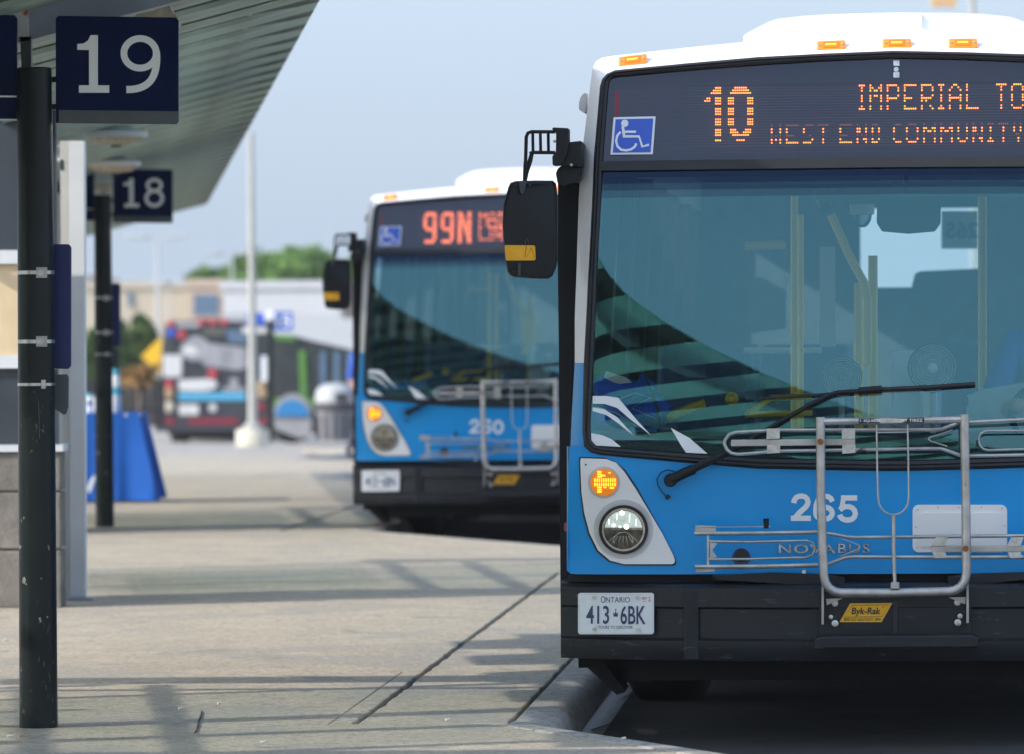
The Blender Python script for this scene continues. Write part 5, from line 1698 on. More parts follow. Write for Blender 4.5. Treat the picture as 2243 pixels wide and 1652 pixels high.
# ------------------------------------------------------------------ glass shelters on the left with their stone end walls
SY = 29.15
def shelter(name, off, near):
    root = empty(name, (off[0], off[1], off[2]))
    xr = at(187, 800, SY + 0.75).x
    def Q(x, y, d=0.0):
        return at(x, y, SY + d)
    xw = Q(136, 1200).x
    # end wall of three courses of stone under glazed and boarded panels
    zc = [PLAT, Q(0, 1205).z, Q(0, 1078).z, Q(0, 990).z]
    random.seed(11)
    for r in range(3):
        x = xw
        w = 0.42 if r % 2 else 0.72
        while x > -5.0:
            x2 = max(-5.05, x - w)
            bevel(MB().box(x2 + 0.004, x - 0.004, SY + random.uniform(-0.006, 0.006), SY + 0.30, zc[r] + (0.004 if r else 0), zc[r + 1] - 0.004).build('stone_block', 'stone_grey', root), 0.008)
            x, w = x2, 0.72
    MB().box(-5.05, xw + 0.01, SY - 0.02, SY + 0.32, Q(0, 990).z, Q(0, 975).z).build('ledge', 'sill_white', root)
    MB().box(-5.0, xw - 0.02, SY + 0.06, SY + 0.12, Q(0, 975).z, Q(0, 808).z).build('lower_panel', 'panel_dark', root)
    MB().box(-5.0, xw - 0.01, SY + 0.02, SY + 0.14, Q(0, 807).z, Q(0, 779).z).build('rail', 'sill_white', root)
    MB().box(-5.0, xw - 0.02, SY + 0.05, SY + 0.12, Q(0, 779).z, Q(0, 579).z).build('tan_board', 'tan_panel', root)
    MB().box(-5.0, xw - 0.01, SY + 0.02, SY + 0.14, Q(0, 578).z, Q(0, 548).z).build('rail', 'sill_white', root)
    MB().box(-5.0, xw - 0.02, SY + 0.07, SY + 0.10, Q(0, 547).z, Q(0, 240).z).build('upper_pane', 'panel_dark', root)
    MB().box(-5.0, xw - 0.01, SY + 0.02, SY + 0.14, Q(0, 240).z, Q(0, 215).z).build('rail', 'frame_grey', root)
    for x in (-3.1, -4.1, -5.0):
        MB().box(x - 0.03, x + 0.03, SY + 0.0, SY + 0.15, Q(0, 975).z, Q(0, 215).z).build('mullion', 'frame_grey', root)
    # corner column
    d = 0.75
    c0, c1, ct = Q(141, 1310, d), Q(187, 1310, d), Q(186, 309, d)
    col = MB().prism([Q(150, 309, d), Q(185.5, 309, d), Q(187.5, 1308, d), Q(152, 1308, d)], (0, 0.10, 0)).build('corner_column', 'column_white', root)
    bevel(col, 0.004)
    MB().prism([Q(131, 309, d), Q(149.5, 309, d), Q(151.5, 1308, d), Q(141, 1308, d)], (0, 0.08, 0)).build('column_flange', 'column_edge', root)
    MB().prism([Q(132, 350, d - 0.004), Q(138, 350, d - 0.004), Q(138, 372, d - 0.004), Q(132, 372, d - 0.004)], (0, 0.01, 0)).build('column_slot', 'panel_dark', col)
    MB().box(c0.x, c1.x + 0.045, SY + d - 0.03, SY + d + 0.13, PLAT, PLAT + 0.014).build('base_plate', 'frame_grey', root)
    z1 = ct.z
    x0, y1 = -4.30, 33.1
    xe = lambda y: xr - 0.088 * (y - SY - d)
    # glazing: panes with frames along the front, the back and over the top
    yy = [SY + d + 0.1, 31.6, y1]
    for a, b in zip(yy, yy[1:]):
        for xx in (xe, lambda y: x0 - 0.088 * (y - SY)):
            MB().prism([(xx(a) - 0.03, a + 0.05, 0.30), (xx(b) - 0.03, b - 0.05, 0.30), (xx(b) - 0.03, b - 0.05, z1 - 0.1), (xx(a) - 0.03, a + 0.05, z1 - 0.1)], (-0.008, 0, 0)).build('glass_pane', 'shelter_glass', root)
    for y in yy[1:]:
        for xx in (xe(y), x0):
            MB().box(xx - 0.08, xx, y - 0.04, y + 0.04, PLAT, z1).build('frame_post', 'column_white', root)
    for i_, xx in enumerate((lambda y: xe(y), lambda y: x0 + 0.08 - 0.088 * (y - SY), lambda y: -3.72 - 0.088 * (y - SY))):
        ys0 = SY + d + 0.1 if i_ == 0 else SY - 0.5
        MB().prism([(xx(ys0) - 0.05, ys0, z1 - 0.05), (xx(ys0), ys0, z1 - 0.05), (xx(ys0), ys0, z1), (xx(ys0) - 0.05, ys0, z1)], (xx(y1) - xx(ys0), y1 - ys0, 0)).build('roof_rail', 'column_white', root)
    MB().box(x0 - 0.5, xe(y1) - 0.05, y1 - 0.40, y1 - 0.33, z1 + 0.002, z1 + 0.07).build('cross_rail', 'column_white', root)
    MB().box(x0 - 0.5, xe(y1) - 0.05, y1 + 0.05, y1 + 0.42, z1 + 0.002, z1 + 0.09).build('end_board', 'column_white', root)
    return root
sh = shelter('glass_shelter', (0, 0, 0), False)
tag(sh, 'glass waiting shelter with stone end wall and pale corner column, beyond the near post', 'shelter', 'waiting shelters along the platform')
for q, lab in ((-1, 'glass waiting shelter beside the nearest post, just outside the left border'), (1, 'furthest glass waiting shelter on the left, beyond the pale corner column')):
    c = copy_tree(sh)
    c.location = (-1.14 if q < 0 else -0.97, 10.9 if q > 0 else -12.1, 0)
    tag(c, lab, 'shelter', 'waiting shelters along the platform')

# ------------------------------------------------------------------ platform canopies: sloping ribbed decks
HC = 1.5
def edge_x(Y):
    return -0.0666 * Y + 0.5605 * HC
TILT = 0.262
PITCH = 1.2
def canopy(y0, y1, W, label, drop=0.0, deck='canopy_deck', pitch=1.2):
    PITCH = pitch
    root = empty('platform_canopy', (edge_x(y0), y0, EYE + HC + gz(0) - drop))
    tag(root, label, 'canopy', 'ribbed canopies over the platform')
    prof = [(p * pitch / 1.2, h) for p, h in ((0.0, 0.0), (0.66, 0.0), (0.72, 0.20), (1.12, 0.20), (1.17, 0.02), (1.2, 0.0))]
    mb = MB()
    n = len(prof)
    th = 0.02
    vs = []
    xsn = 6
    stops = [0.0, -0.10, -0.28, -0.8, -1.4] + ([-2.0, -W] if W > 2 else [-W])
    xsn = len(stops) - 1
    for i, x0_ in enumerate(stops):
        k_ = (0.0, 0.12, 1.0)[min(i, 2)]
        for (p, h) in prof:
            vs.append((x0_ - 0.0666 * p, p, x0_ * TILT + h * k_))
        for (p, h) in prof:
            vs.append((x0_ - 0.0666 * p, p, x0_ * TILT + h * k_ + th))
    fs = []
    m2 = 2 * n
    for i in range(xsn):
        for j in range(n - 1):
            fs.append((i * m2 + j, (i + 1) * m2 + j, (i + 1) * m2 + j + 1, i * m2 + j + 1))
            fs.append((i * m2 + n + j, i * m2 + n + j + 1, (i + 1) * m2 + n + j + 1, (i + 1) * m2 + n + j))
    for i in (0, xsn):
        for j in range(n - 1):
            fs.append((i * m2 + j, i * m2 + j + 1, i * m2 + n + j + 1, i * m2 + n + j))
    mb.add(vs, fs)
    mb.mi = [0] * len(fs)
    for i in range(xsn):
        for j in (1, 2, 3):
            mb.mi[(i * (n - 1) + j) * 2] = 1
    proto = None
    y = 0.0
    k = 0
    while y < y1 - y0 - 0.3:
        if proto is None:
            proto = mb.build('deck_panel', [deck, 'canopy_channel_shade'], root)
            o = proto
        else:
            o = proto.copy()
            COL.objects.link(o)
        o.location = (-0.0666 * y, y, 0)
        y += PITCH
        k += 1
    for fx in (-0.35, -W + 0.25):                               # purlins above the deck
        MB().prism([(fx - 0.05, 0, fx * TILT + 0.03), (fx + 0.05, 0, fx * TILT + 0.03), (fx + 0.05, 0, fx * TILT + 0.2), (fx - 0.05, 0, fx * TILT + 0.2)], (-0.0666 * (y1 - y0), y1 - y0, 0)).build('purlin', 'canopy_beam', root)
    return root
c2 = canopy(17.6, 24.3, 2.9, 'ribbed green grey canopy deck overhead at the upper left, nearest the post', 0.0)
c1 = canopy(-42.0, 17.5, 1.5, 'narrow thin ribbed canopy mirrored as stripes in the windscreen of the sharp bus', 0.0, 'canopy_deck_thin', 2.1)
c3 = canopy(24.4, 38.5, 1.5, 'narrow middle stretch of ribbed canopy, seen right beside the sign numbered 19', 0.0, 'canopy_deck_mid', 1.1)
c4 = canopy(38.7, 63.6, 2.7, 'far stretch of ribbed canopy that ends against the sky above the second post')
# cross beam and hanger at the near post
Yb = 20.5
b0, b1, b2, b3 = at(20, 99, Yb), at(420, -5, Yb), at(420, -130, Yb), at(20, -30, Yb)
o = MB().prism([b0, b1, b2, b3], (0, 0.12, 0)).build('cross_beam', 'canopy_beam')
o.parent = c2
o.matrix_parent_inverse = Matrix.Translation(-c2.location)
h0 = [at(x, y, Yb - 0.05) for x, y in ((2, -120), (61, -120), (61, 79), (2, 79))]
o = MB().prism(h0, (0, 0.05, 0)).build('hanger_plate', 'canopy_white')
o.parent = c2
o.matrix_parent_inverse = Matrix.Translation(-c2.location)
h1 = [at(x, y, Yb) for x, y in ((44, 79), (68, 79), (68, 176), (48, 176))]
o = MB().prism(h1, (0, 0.06, 0)).build('hanger_rod', 'sign_grey')
o.parent = c2
o.matrix_parent_inverse = Matrix.Translation(-c2.location)
h2 = [at(x, y, 21.4) for x, y in ((290, 42), (300, 30), (330, 26), (350, 18), (372, 10), (376, 24), (390, 40), (390, 60), (290, 60))]
o = MB().prism(h2, (0, 0.2, 0)).build('corroded_joint', 'corroded')
o.parent = c2
o.matrix_parent_inverse = Matrix.Translation(-c2.location)
# columns that carry the canopies (left of the frame) 
for root, ys_, W in ((c2, (19.0,), 2.7), (c4, (47, 60), 2.7)):
    for y in ys_:
        x = edge_x(y) - W + 0.35
        z = EYE + HC - (W - 0.35) * TILT
        o = MB().lathe([(0.07, gz(y) + PLAT), (0.07, z + 0.03)], (x, y, 0), 16).build('canopy_column', 'canopy_white')
        o.parent = root
        o.matrix_parent_inverse = Matrix.Translation(-root.location)
# ceiling lamps under the deck
for px, py, w, Y, lab in ((254, 297, 132, 33.6, 'oval ceiling lamp under the canopy just below the sign numbered 19'), (250, 361, 112, 39.3, 'second oval ceiling lamp, above the sign numbered 18'), (228, 402, 84, 44.4, 'third oval ceiling lamp, hidden partly by the sign numbered 18')):
    p = at(px, py, Y)
    r = w / 2 * Y / FPX
    root = empty('ceiling_lamp', p)
    tag(root, lab, 'lamp', 'oval lamps under the canopy')
    MB().lathe([(r * 0.25, -0.055), (r * 0.7, -0.045), (r * 0.95, -0.015), (r, 0.0)], (0, 0, 0), 28).build('diffuser', 'corroded', root, smooth=True)
    MB().lathe([(r * 1.04, -0.01), (r * 1.06, 0.02), (r * 0.5, 0.05), (0.02, 0.06), (0.02, 0.3)], (0, 0, 0), 28).build('housing', 'sill_white', root, smooth=True)
    MB().lathe([(0.03, -0.07), (0.03, -0.045)], (0, 0, 0), 10).build('finial', 'sign_grey', root)

# ------------------------------------------------------------------ blue covered table and the things on it
Yt = gp(270, 1100).y
tb = empty('table', (at(250, 1100, Yt).x, Yt, PLAT))
tag(tb, 'folding table hidden under a bright blue floor length cloth', 'table')
tp = at(250, 905, Yt).z - PLAT
x0, x1 = at(100, 905, Yt).x - tb.location.x, at(309, 905, Yt).x - tb.location.x
MB().box(x0, x1, 0.0, 0.7, tp - 0.03, tp - 0.005).build('table_top', 'interior_grey', tb)
for x in (x0 + 0.06, x1 - 0.06):
    for y in (0.06, 0.64):
        MB().tube([(x, y, 0), (x, y, tp - 0.03)], 0.014, 8).build('table_leg', 'frame_grey', tb)
cl = MB()
per = []
N = 96
def rectpt(t):
    w, d = x1 - x0, 0.7
    s = t * 2 * (w + d)
    if s < w: return x0 + s, 0.0
    s -= w
    if s < d: return x1, s
    s -= d
    if s < w: return x1 - s, d
    return x0, d - (s - w)
rows = []
for q in range(9):
    h = q / 8
    row = []
    for k in range(N):
        x, y = rectpt(k / N)
        cxm, cym = (x0 + x1) / 2, 0.35
        fl = 0.03 + 0.022 * math.sin(k * 0.55 + 0.8 * math.sin(k * 0.23)) + 0.018 * math.sin(k * 1.3 + 1)
        corner = max(0, 1 - min(abs(x - x1), abs(x - x0)) / 0.12) * max(0, 1 - min(y, 0.7 - y) / 0.12)
        out = h * (fl + 0.12 * corner)
        dx = (1 if x > x1 - 1e-6 else -1 if x < x0 + 1e-6 else 0)
        dy = (-1 if y < 1e-6 else 1 if y > 0.7 - 1e-6 else 0)
        if corner > 0.2:
            dx = 1 if x > cxm else -1
        row.append((x + dx * out, y + dy * out * 0.6, tp - h * (tp - 0.012)))
    rows.append(row)
cl.add([p for r in rows for p in r], [(a * N + k, a * N + (k + 1) % N, (a + 1) * N + (k + 1) % N, (a + 1) * N + k) for a in range(8) for k in range(N)] + [tuple(range(N))])
tc_ = cl.build('tablecloth', 'cloth_blue', None, smooth=True)
tc_.location = tb.location
tag(tc_, 'bright blue tablecloth hanging to the paving, behind the second post', 'tablecloth')
Vc = [at(x, y, Yt - 0.06) - tb.location for x, y in ((190, 1070), (197, 1052), (206, 1040), (210, 1046), (204, 1062), (196, 1082))]
e = MB().prism(Vc, (0, 0.004, 0)).build('cloth_print', 'sign_white', tc_)
def bottle(px, y0, y1, w, lab, cols, Y=None):
    Y = Y or Yt + 0.2
    b = at(px, y1, Y)
    t = at(px, y0, Y)
    h = t.z - (PLAT + tp)
    r = w / 2 * Y / FPX
    root = empty('bottle', (b.x, Y, PLAT + tp + 0.001))
    tag(root, lab, 'bottle', 'bottles standing on the blue table')
    MB().lathe([(r * 0.9, 0), (r, 0.01), (r, h * 0.40)], seg=18).build('lower_label', cols[0], root, smooth=True)
    MB().lathe([(r, h * 0.402), (r, h * 0.58)], seg=18).build('middle_label', cols[1], root, smooth=True)
    MB().lathe([(r, h * 0.582), (r * 0.98, h * 0.78), (r * 0.6, h * 0.86)], seg=18).build('shoulder', cols[2], root, smooth=True)
    MB().lathe([(r * 0.75, h * 0.861), (r * 0.75, h)], seg=18).build('cap', cols[3], root, smooth=True)
bottle(253, 808, 905, 25, 'tall white and cyan bottle on the blue table, right of the second post', ('bottle_white', 'bottle_cyan', 'bottle_white', 'bottle_cyan'))
bottle(214, 866, 905, 20, 'low white bottle on the blue table, left of the second post', ('bottle_white', 'bottle_white', 'bottle_white', 'bottle_white'))
bottle(197, 862, 905, 16, 'small navy and white bottle beside the pale corner column on the table', ('bottle_white', 'bottle_navy', 'bottle_white', 'bottle_cyan'))

# ------------------------------------------------------------------ far side of the station
def far(px, py, Y):
    return at(px, py, Y)
# concrete footed light pole
Yp = 100.0
b = far(554, 978, Yp)
lp_ = empty('light_pole', (b.x, Yp, b.z))
tag(lp_, 'tall pale metal light pole on a round concrete footing', 'light pole')
hh = lambda y: far(552, y, Yp).z - b.z
MB().lathe([(37 * Yp / FPX, 0), (37 * Yp / FPX, hh(945)), (34 * Yp / FPX, hh(941))], seg=24).build('footing', 'base_concrete', lp_, smooth=True)
MB().lathe([(22 * Yp / FPX, hh(942)), (22 * Yp / FPX, hh(934)), (10.5 * Yp / FPX, hh(926)), (10 * Yp / FPX, hh(900)), (6 * Yp / FPX, hh(290))], seg=20).build('shaft', 'pole_galv', lp_, smooth=True)
# bay sign 15 with its notices
Ys = 106.0
b = far(593, 968, Ys)
s15 = empty('bay_sign', (b.x, Ys, b.z))
tag(s15, 'small far bay sign numbered 15 with a white notice on its dark post', 'sign', 'bay signs along the platform')
def R(x, y, d=0): return far(x, y, Ys + d) - s15.location
MB().lathe([(8 * Ys / FPX, 0), (7 * Ys / FPX, R(593, 700).z)], seg=14).build('post', 'post_black', s15)
MB().prism([R(600, 683), R(641, 683), R(641, 724), R(600, 724)], (0, 0.05, 0)).build('sign_panel', 'sign_blue', s15)
flat_obj('digit', text_in('15', 605, 690, 636, 716, bold=0.03), lambda a, c: R(a, c, -0.01), None, 'sign_digit', s15)
MB().prism([R(540, 686), R(580, 686), R(580, 712), R(540, 712)], (0, 0.05, 0)).build('side_panel', 'sign_blue', s15)
MB().prism([R(530, 717), R(584, 717), R(584, 730), R(530, 730)], (0, 0.05, 0)).build('route_strip', 'wrap_white', s15)
MB().prism([R(572, 780), R(597, 780), R(597, 836), R(572, 836)], (0, 0.03, 0)).build('notice', 'bottle_white', s15)
MB().lathe([(0.03, 0.05), (0.09, 0.03), (0.1, -0.02)], R(590, 690, -0.08), 14, 'y').build('white_disc', 'bottle_white', s15)  # plain white disc beside the post

# far bus seen from behind, wrapped in a dark advertisement
Yf = 132.0
b = far(466, 972, Yf)
fb_ = empty('wrapped_bus', (b.x, Yf, b.z))
tag(fb_, 'dark wrapped bus seen from behind, far off and blurred', 'bus')
def W_(x, y, d=0): return far(x, y, Yf + d) - fb_.location
out = [(345, 925), (349, 880), (354, 760), (359, 716), (366, 706), (375, 703), (470, 701), (580, 706), (590, 716), (594, 760), (596, 880), (597, 925)]
bo_ = MB().prism([W_(x, y) for x, y in out], (0, 11.5, 0)).build('body', 'wrap_dark', fb_)
bevel(bo_, 0.05)
MB().prism([W_(487, 703, 1.5), W_(492, 690, 1.5), W_(505, 685, 1.5), W_(560, 685, 1.5), W_(570, 703, 1.5)], (0, 3, 0)).build('roof_unit', 'far_roof', fb_)
def dec_(name, pl, m, d=-0.02, th=0.02, par=None):
    return MB().prism([W_(x, y, d) for x, y in pl], (0, th, 0)).build(name, m, par or fb_)
dec_('rear_window', rrect(378, 722, 585, 770, 6), 'bus_window')
dec_('roof_panel', [(380, 706), (436, 706), (436, 718), (380, 718)], 'wrap_grey', -0.03)
dec_('advert', [(393, 770), (400, 752), (412, 740), (430, 733), (446, 742), (460, 752), (500, 757), (541, 762), (541, 806), (520, 811), (480, 806), (445, 800), (440, 790), (420, 790), (398, 782)], 'wrap_grey', -0.03, 0.01)
dec_('advert', [(400, 762), (420, 756), (432, 764), (432, 778), (404, 776)], 'wrap_white', -0.04, 0.01)
dec_('advert', [(495, 720), (540, 726), (540, 752), (500, 750)], 'window_blue', -0.04, 0.01)
dec_('advert', [(445, 718), (492, 718), (492, 735), (445, 735)], 'wrap_olive', -0.035, 0.01)
dec_('notice', rrect(357, 777, 398, 826, 5), 'wrap_white', -0.04)
dec_('logo_shape', [(391, 832), (450, 830), (470, 832), (477, 842), (470, 852), (450, 857), (392, 856)], 'wrap_white', -0.04, 0.01)
dec_('logo_shape', rrect(488, 848, 538, 857, 4), 'wrap_grey', -0.04, 0.01)
dec_('logo_shape', circ(512, 838, 10, 14), 'wrap_grey', -0.04, 0.01)
dec_('cyan_strip', [(391, 860), (538, 860), (538, 877), (391, 877)], 'wrap_cyan', -0.04, 0.01)
dec_('licence_plate', rrect(392, 886, 435, 909, 4), 'wrap_white', -0.05)
dec_('white_lamp', circ(466, 893, 9, 14), 'wrap_white', -0.05)
for x, y, r, m in ((375.6, 709, 9, 'red_lens'), (443, 706, 9, 'red_lens'), (467.6, 706, 9, 'red_lens'), (492, 706, 9, 'red_lens'), (376, 729, 10, 'sign_blue'), (398, 734, 11, 'red_lens'), (466, 819, 12, 'red_lens'), (370.6, 842.6, 11, 'red_lens'), (369, 861, 12, 'amber_old'), (369, 891, 13, 'lens_clear'), (572, 845, 10, 'amber_old'), (574, 862, 11, 'amber_old'), (574, 892, 10, 'red_strip')):
    c = W_(x, y, -0.02)
    MB().lathe([(r * Yf / FPX, 0.0), (r * Yf / FPX * 0.95, -0.04), (r * 0.4 * Yf / FPX, -0.06)], c, 14, 'y').build('rear_lamp', m, fb_, smooth=True)
for a, c in ((338, 383), (412, 520), (566, 597)):
    dec_('red_strip', [(a, 916), (c, 916), (c, 930), (a, 930)], 'red_strip', -0.10, 0.1)
dec_('rear_bumper', [(336, 912), (598, 912), (598, 946), (340, 946)], 'wrap_dark', -0.08, 0.3)
for x in (395, 545):
    c = W_(x, 935, 2.5)
    MB().lathe([(0.3, -0.2), (0.5, -0.2), (0.5, 0.2), (0.3, 0.2)], (c.x, c.y, 0.5), 24, 'x').build('wheel', 'tyre_rubber', fb_)
MB().prism([W_(365, 946, 0.5), W_(570, 946, 0.5), W_(560, 962, 0.5), W_(380, 962, 0.5)], (0, 9, 0)).build('underbody', 'chassis_black', fb_)

# second far bus, side on, green and dark with a blue wheel disc
Yg = 118.0
b = far(690, 972, Yg)
gb = empty('green_bus', (b.x, Yg, b.z))
tag(gb, 'white roofed bus with green trim and a blue wheel disc, blurred beside the bin', 'bus')
def K(x, y, d=0): return far(x, y, Yg + d) - gb.location
MB().prism([K(598, 730), K(840, 756), K(840, 955), K(610, 948), K(599, 925)], (0, 2.6, 0)).build('body', 'bus_window', gb)
MB().prism([K(600, 690, -0.02), K(636, 688, -0.02), K(700, 690, -0.02), K(765, 697, -0.02), K(840, 706, -0.02), K(840, 764, -0.02), K(780, 768, -0.02), K(690, 748, -0.02), K(640, 735, -0.02), K(600, 733, -0.02)], (0, 2.6, 0)).build('roof', 'far_roof', gb)
MB().prism([K(600, 733, -0.05), K(645, 735, -0.05), K(645, 748, -0.05), K(603, 744, -0.05)], (0, 0.05, 0)).build('green_trim', 'bus_green', gb)
MB().prism([K(654, 768, -0.05), K(669, 768, -0.05), K(673, 880, -0.05), K(658, 880, -0.05)], (0, 0.05, 0)).build('green_trim', 'bus_green', gb)
MB().prism([K(598, 872, -0.05), K(690, 872, -0.05), K(690, 898, -0.05), K(598, 905, -0.05)], (0, 0.05, 0)).build('green_trim', 'bus_green', gb)
MB().prism([K(760, 905, -0.05), K(790, 905, -0.05), K(790, 930, -0.05), K(760, 930, -0.05)], (0, 0.05, 0)).build('green_trim', 'bus_green', gb)
MB().prism([K(x, y, -0.10) for x, y in [(598, 912)] + arc(641, 912, 43, 180, 360, 16, 50) + [(684, 912)]], (0, 0.06, 0)).build('wheel_arch', 'bus_grey', gb)
MB().prism([K(x, y, -0.14) for x, y in [(602, 912)] + arc(640, 912, 36, 180, 360, 16, 36)], (0, 0.06, 0)).build('wheel_disc', 'bus_arch_blue', gb)
MB().prism([K(600, 913, -0.08), K(683, 913, -0.08), K(680, 958, -0.08), K(655, 960, -0.08), K(602, 940, -0.08)], (0, 0.08, 0)).build('lower_panel', 'bus_grey', gb)
for x in (700, 730, 760):
    MB().prism([K(x, 770, -0.03), K(x + 14, 770, -0.03), K(x + 14, 850, -0.03), K(x, 850, -0.03)], (0, 0.03, 0)).build('window', 'window_blue', gb)
for x in (640, 820):
    c = K(x, 940, 0.3)
    MB().lathe([(0.3, -0.15), (0.48, -0.15), (0.48, 0.15), (0.3, 0.15)], (c.x, c.y, 0.48), 20, 'y').build('wheel', 'tyre_rubber', gb)

# litter bin
Yr = 92.0
b = far(735, 966, Yr)
bn = empty('litter_bin', (b.x, Yr, b.z))
tag(bn, 'grey round litter bin with a domed lid, left of the second bus', 'bin')
k = Yr / FPX
zz = lambda y: far(735, y, Yr).z - b.z
MB().lathe([(40 * k, 0), (42 * k, zz(905)), (43 * k, zz(898))], seg=24).build('drum', 'bin_grey', bn, smooth=True)
for q in range(12):
    a = 2 * PI * q / 12
    MB().box(-0.03, 0.03, -0.012, 0.012, 0.03, zz(908)).build('slat', 'bin_dark', bn).matrix_local = Matrix.Translation((42.5 * k * math.cos(a), 42.5 * k * math.sin(a), 0)) @ Matrix.Rotation(a + PI / 2, 4, 'Z')
MB().lathe([(47 * k, zz(900)), (47 * k, zz(884)), (44 * k, zz(882))], seg=24).build('rim', 'bin_dark', bn, smooth=True)
MB().lathe([(44 * k, zz(882)), (44 * k, zz(862)), (36 * k, zz(848)), (20 * k, zz(841)), (2 * k, zz(839))], seg=24).build('dome_lid', 'bin_dome', bn, smooth=True)
MB().prism([far(735, 862, Yr - 46 * k) - bn.location, far(762, 862, Yr - 38 * k) - bn.location, far(762, 880, Yr - 38 * k) - bn.location, far(735, 880, Yr - 46 * k) - bn.location], (0, 0.02, 0)).build('bin_mouth', 'bin_dark', bn)

# person in blue beside the second bus
Yq = 76.0
b = gp(776, 1040)
b = Vector((at(788, 950, Yq).x, Yq, gz(Yq) + PLAT))
pe = empty('person', b, math.radians(70))
tag(pe, 'person in a blue top and dark trousers, mostly hidden behind the second bus', 'person')
J = {'pelvis': ((0, 0, 0.95), 0.14), 'waist': ((0, 0, 1.10), 0.12), 'chest': ((0, 0, 1.32), 0.145), 'neck0': ((0, 0, 1.46), 0.07), 'neck': ((0, -0.01, 1.53), 0.055), 'head': ((0, -0.03, 1.64), 0.092), 'crown': ((0, -0.02, 1.72), 0.075),
     'sl': ((-0.17, 0, 1.42), 0.07), 'el': ((-0.23, 0.05, 1.13), 0.048), 'wl': ((-0.22, -0.08, 0.90), 0.032), 'hl': ((-0.21, -0.12, 0.82), 0.034), 'sr': ((0.17, 0, 1.42), 0.07), 'er': ((0.23, 0.02, 1.13), 0.048), 'wr': ((0.22, -0.10, 0.92), 0.032), 'hr': ((0.21, -0.15, 0.84), 0.034),
     'tl': ((-0.09, 0, 0.88), 0.095), 'kl': ((-0.10, -0.12, 0.50), 0.062), 'al': ((-0.10, -0.02, 0.10), 0.042), 'fl': ((-0.10, -0.16, 0.045), 0.04), 'tr': ((0.09, 0, 0.88), 0.095), 'kr': ((0.10, 0.04, 0.50), 0.062), 'ar': ((0.10, 0.22, 0.12), 0.042), 'fr': ((0.10, 0.10, 0.045), 0.04)}
def dress2(c):
    if c.z > 1.49: return 0
    if abs(c.x) > 0.17 and c.z < 1.1: return 0
    if c.z > 1.0: return 1
    return 3 if c.z < 0.08 else 2
person_body('body', J, E, 'pelvis', pe, dress2)
face(pe, 0, -0.03, 1.65, 0.095)

# yellow warning board, black fence and shrubs on the left
Yy = 139.0
b = far(345, 940, Yy)
wy = empty('warning_board', (b.x, Yy, b.z))
tag(wy, 'yellow diamond shaped warning board left of the dark wrapped bus', 'sign')
MB().prism([far(x, y, Yy) - wy.location for x, y in ((309, 780), (345, 744), (355, 744), (384, 778), (352, 816), (345, 816))], (0, 0.03, 0)).build('board', 'warning_yellow', wy)
MB().tube([(0, 0.06, 0), (0, 0.06, far(345, 780, Yy).z - b.z)], 0.04, 10).build('post', 'pole_galv', wy)
Yk = 114.0
f0, f1 = far(150, 936, Yk), far(352, 936, Yk)
fe = empty('board_fence', (f0.x, Yk, f0.z))
tag(fe, 'dark board fence behind the blue table', 'fence')
ft = far(250, 832, Yk).z - f0.z
x = 0.0
proto = None
while x < f1.x - f0.x:
    if proto is None:
        proto = MB().box(0, 0.14, 0, 0.03, 0, ft).build('board', 'fence_black', fe)
        o = proto
    else:
        o = proto.copy()
        COL.objects.link(o)
    o.location = (x, random.uniform(-0.01, 0.01), random.uniform(-0.03, 0.02))
    x += 0.15
MB().box(0, f1.x - f0.x, 0.03, 0.08, ft * 0.3, ft * 0.3 + 0.1).build('fence_rail', 'fence_black', fe)

def leaves(name, blobs, n, size, m, parent, rng):
    vs, fs = [], []
    tot = sum(b[3] * b[4] * b[5] for b in blobs)
    for (cx, cy, cz, rx, ry, rz) in blobs:
        for _ in range(int(n * rx * ry * rz / tot)):
            while True:
                u = Vector((rng.uniform(-1, 1), rng.uniform(-1, 1), rng.uniform(-1, 1)))
                if 0.25 < u.length < 1 and rng.random() < u.length ** 1.5:
                    break
            p = Vector((cx + u.x * rx, cy + u.y * ry, cz + u.z * rz))
            a = Vector((rng.gauss(0, 1), rng.gauss(0, 1), rng.gauss(0, 1))).normalized()
            c = a.cross(Vector((rng.gauss(0, 1), rng.gauss(0, 1), rng.gauss(0, 1)))).normalized()
            s = size * rng.uniform(0.6, 1.4)
            o = len(vs)
            vs += [p - a * s, p + c * s * 0.6, p + a * s, p - c * s * 0.6]
            fs.append((o, o + 1, o + 2, o + 3))
    return MB().add(vs, fs).build(name, m, parent, fix=False)

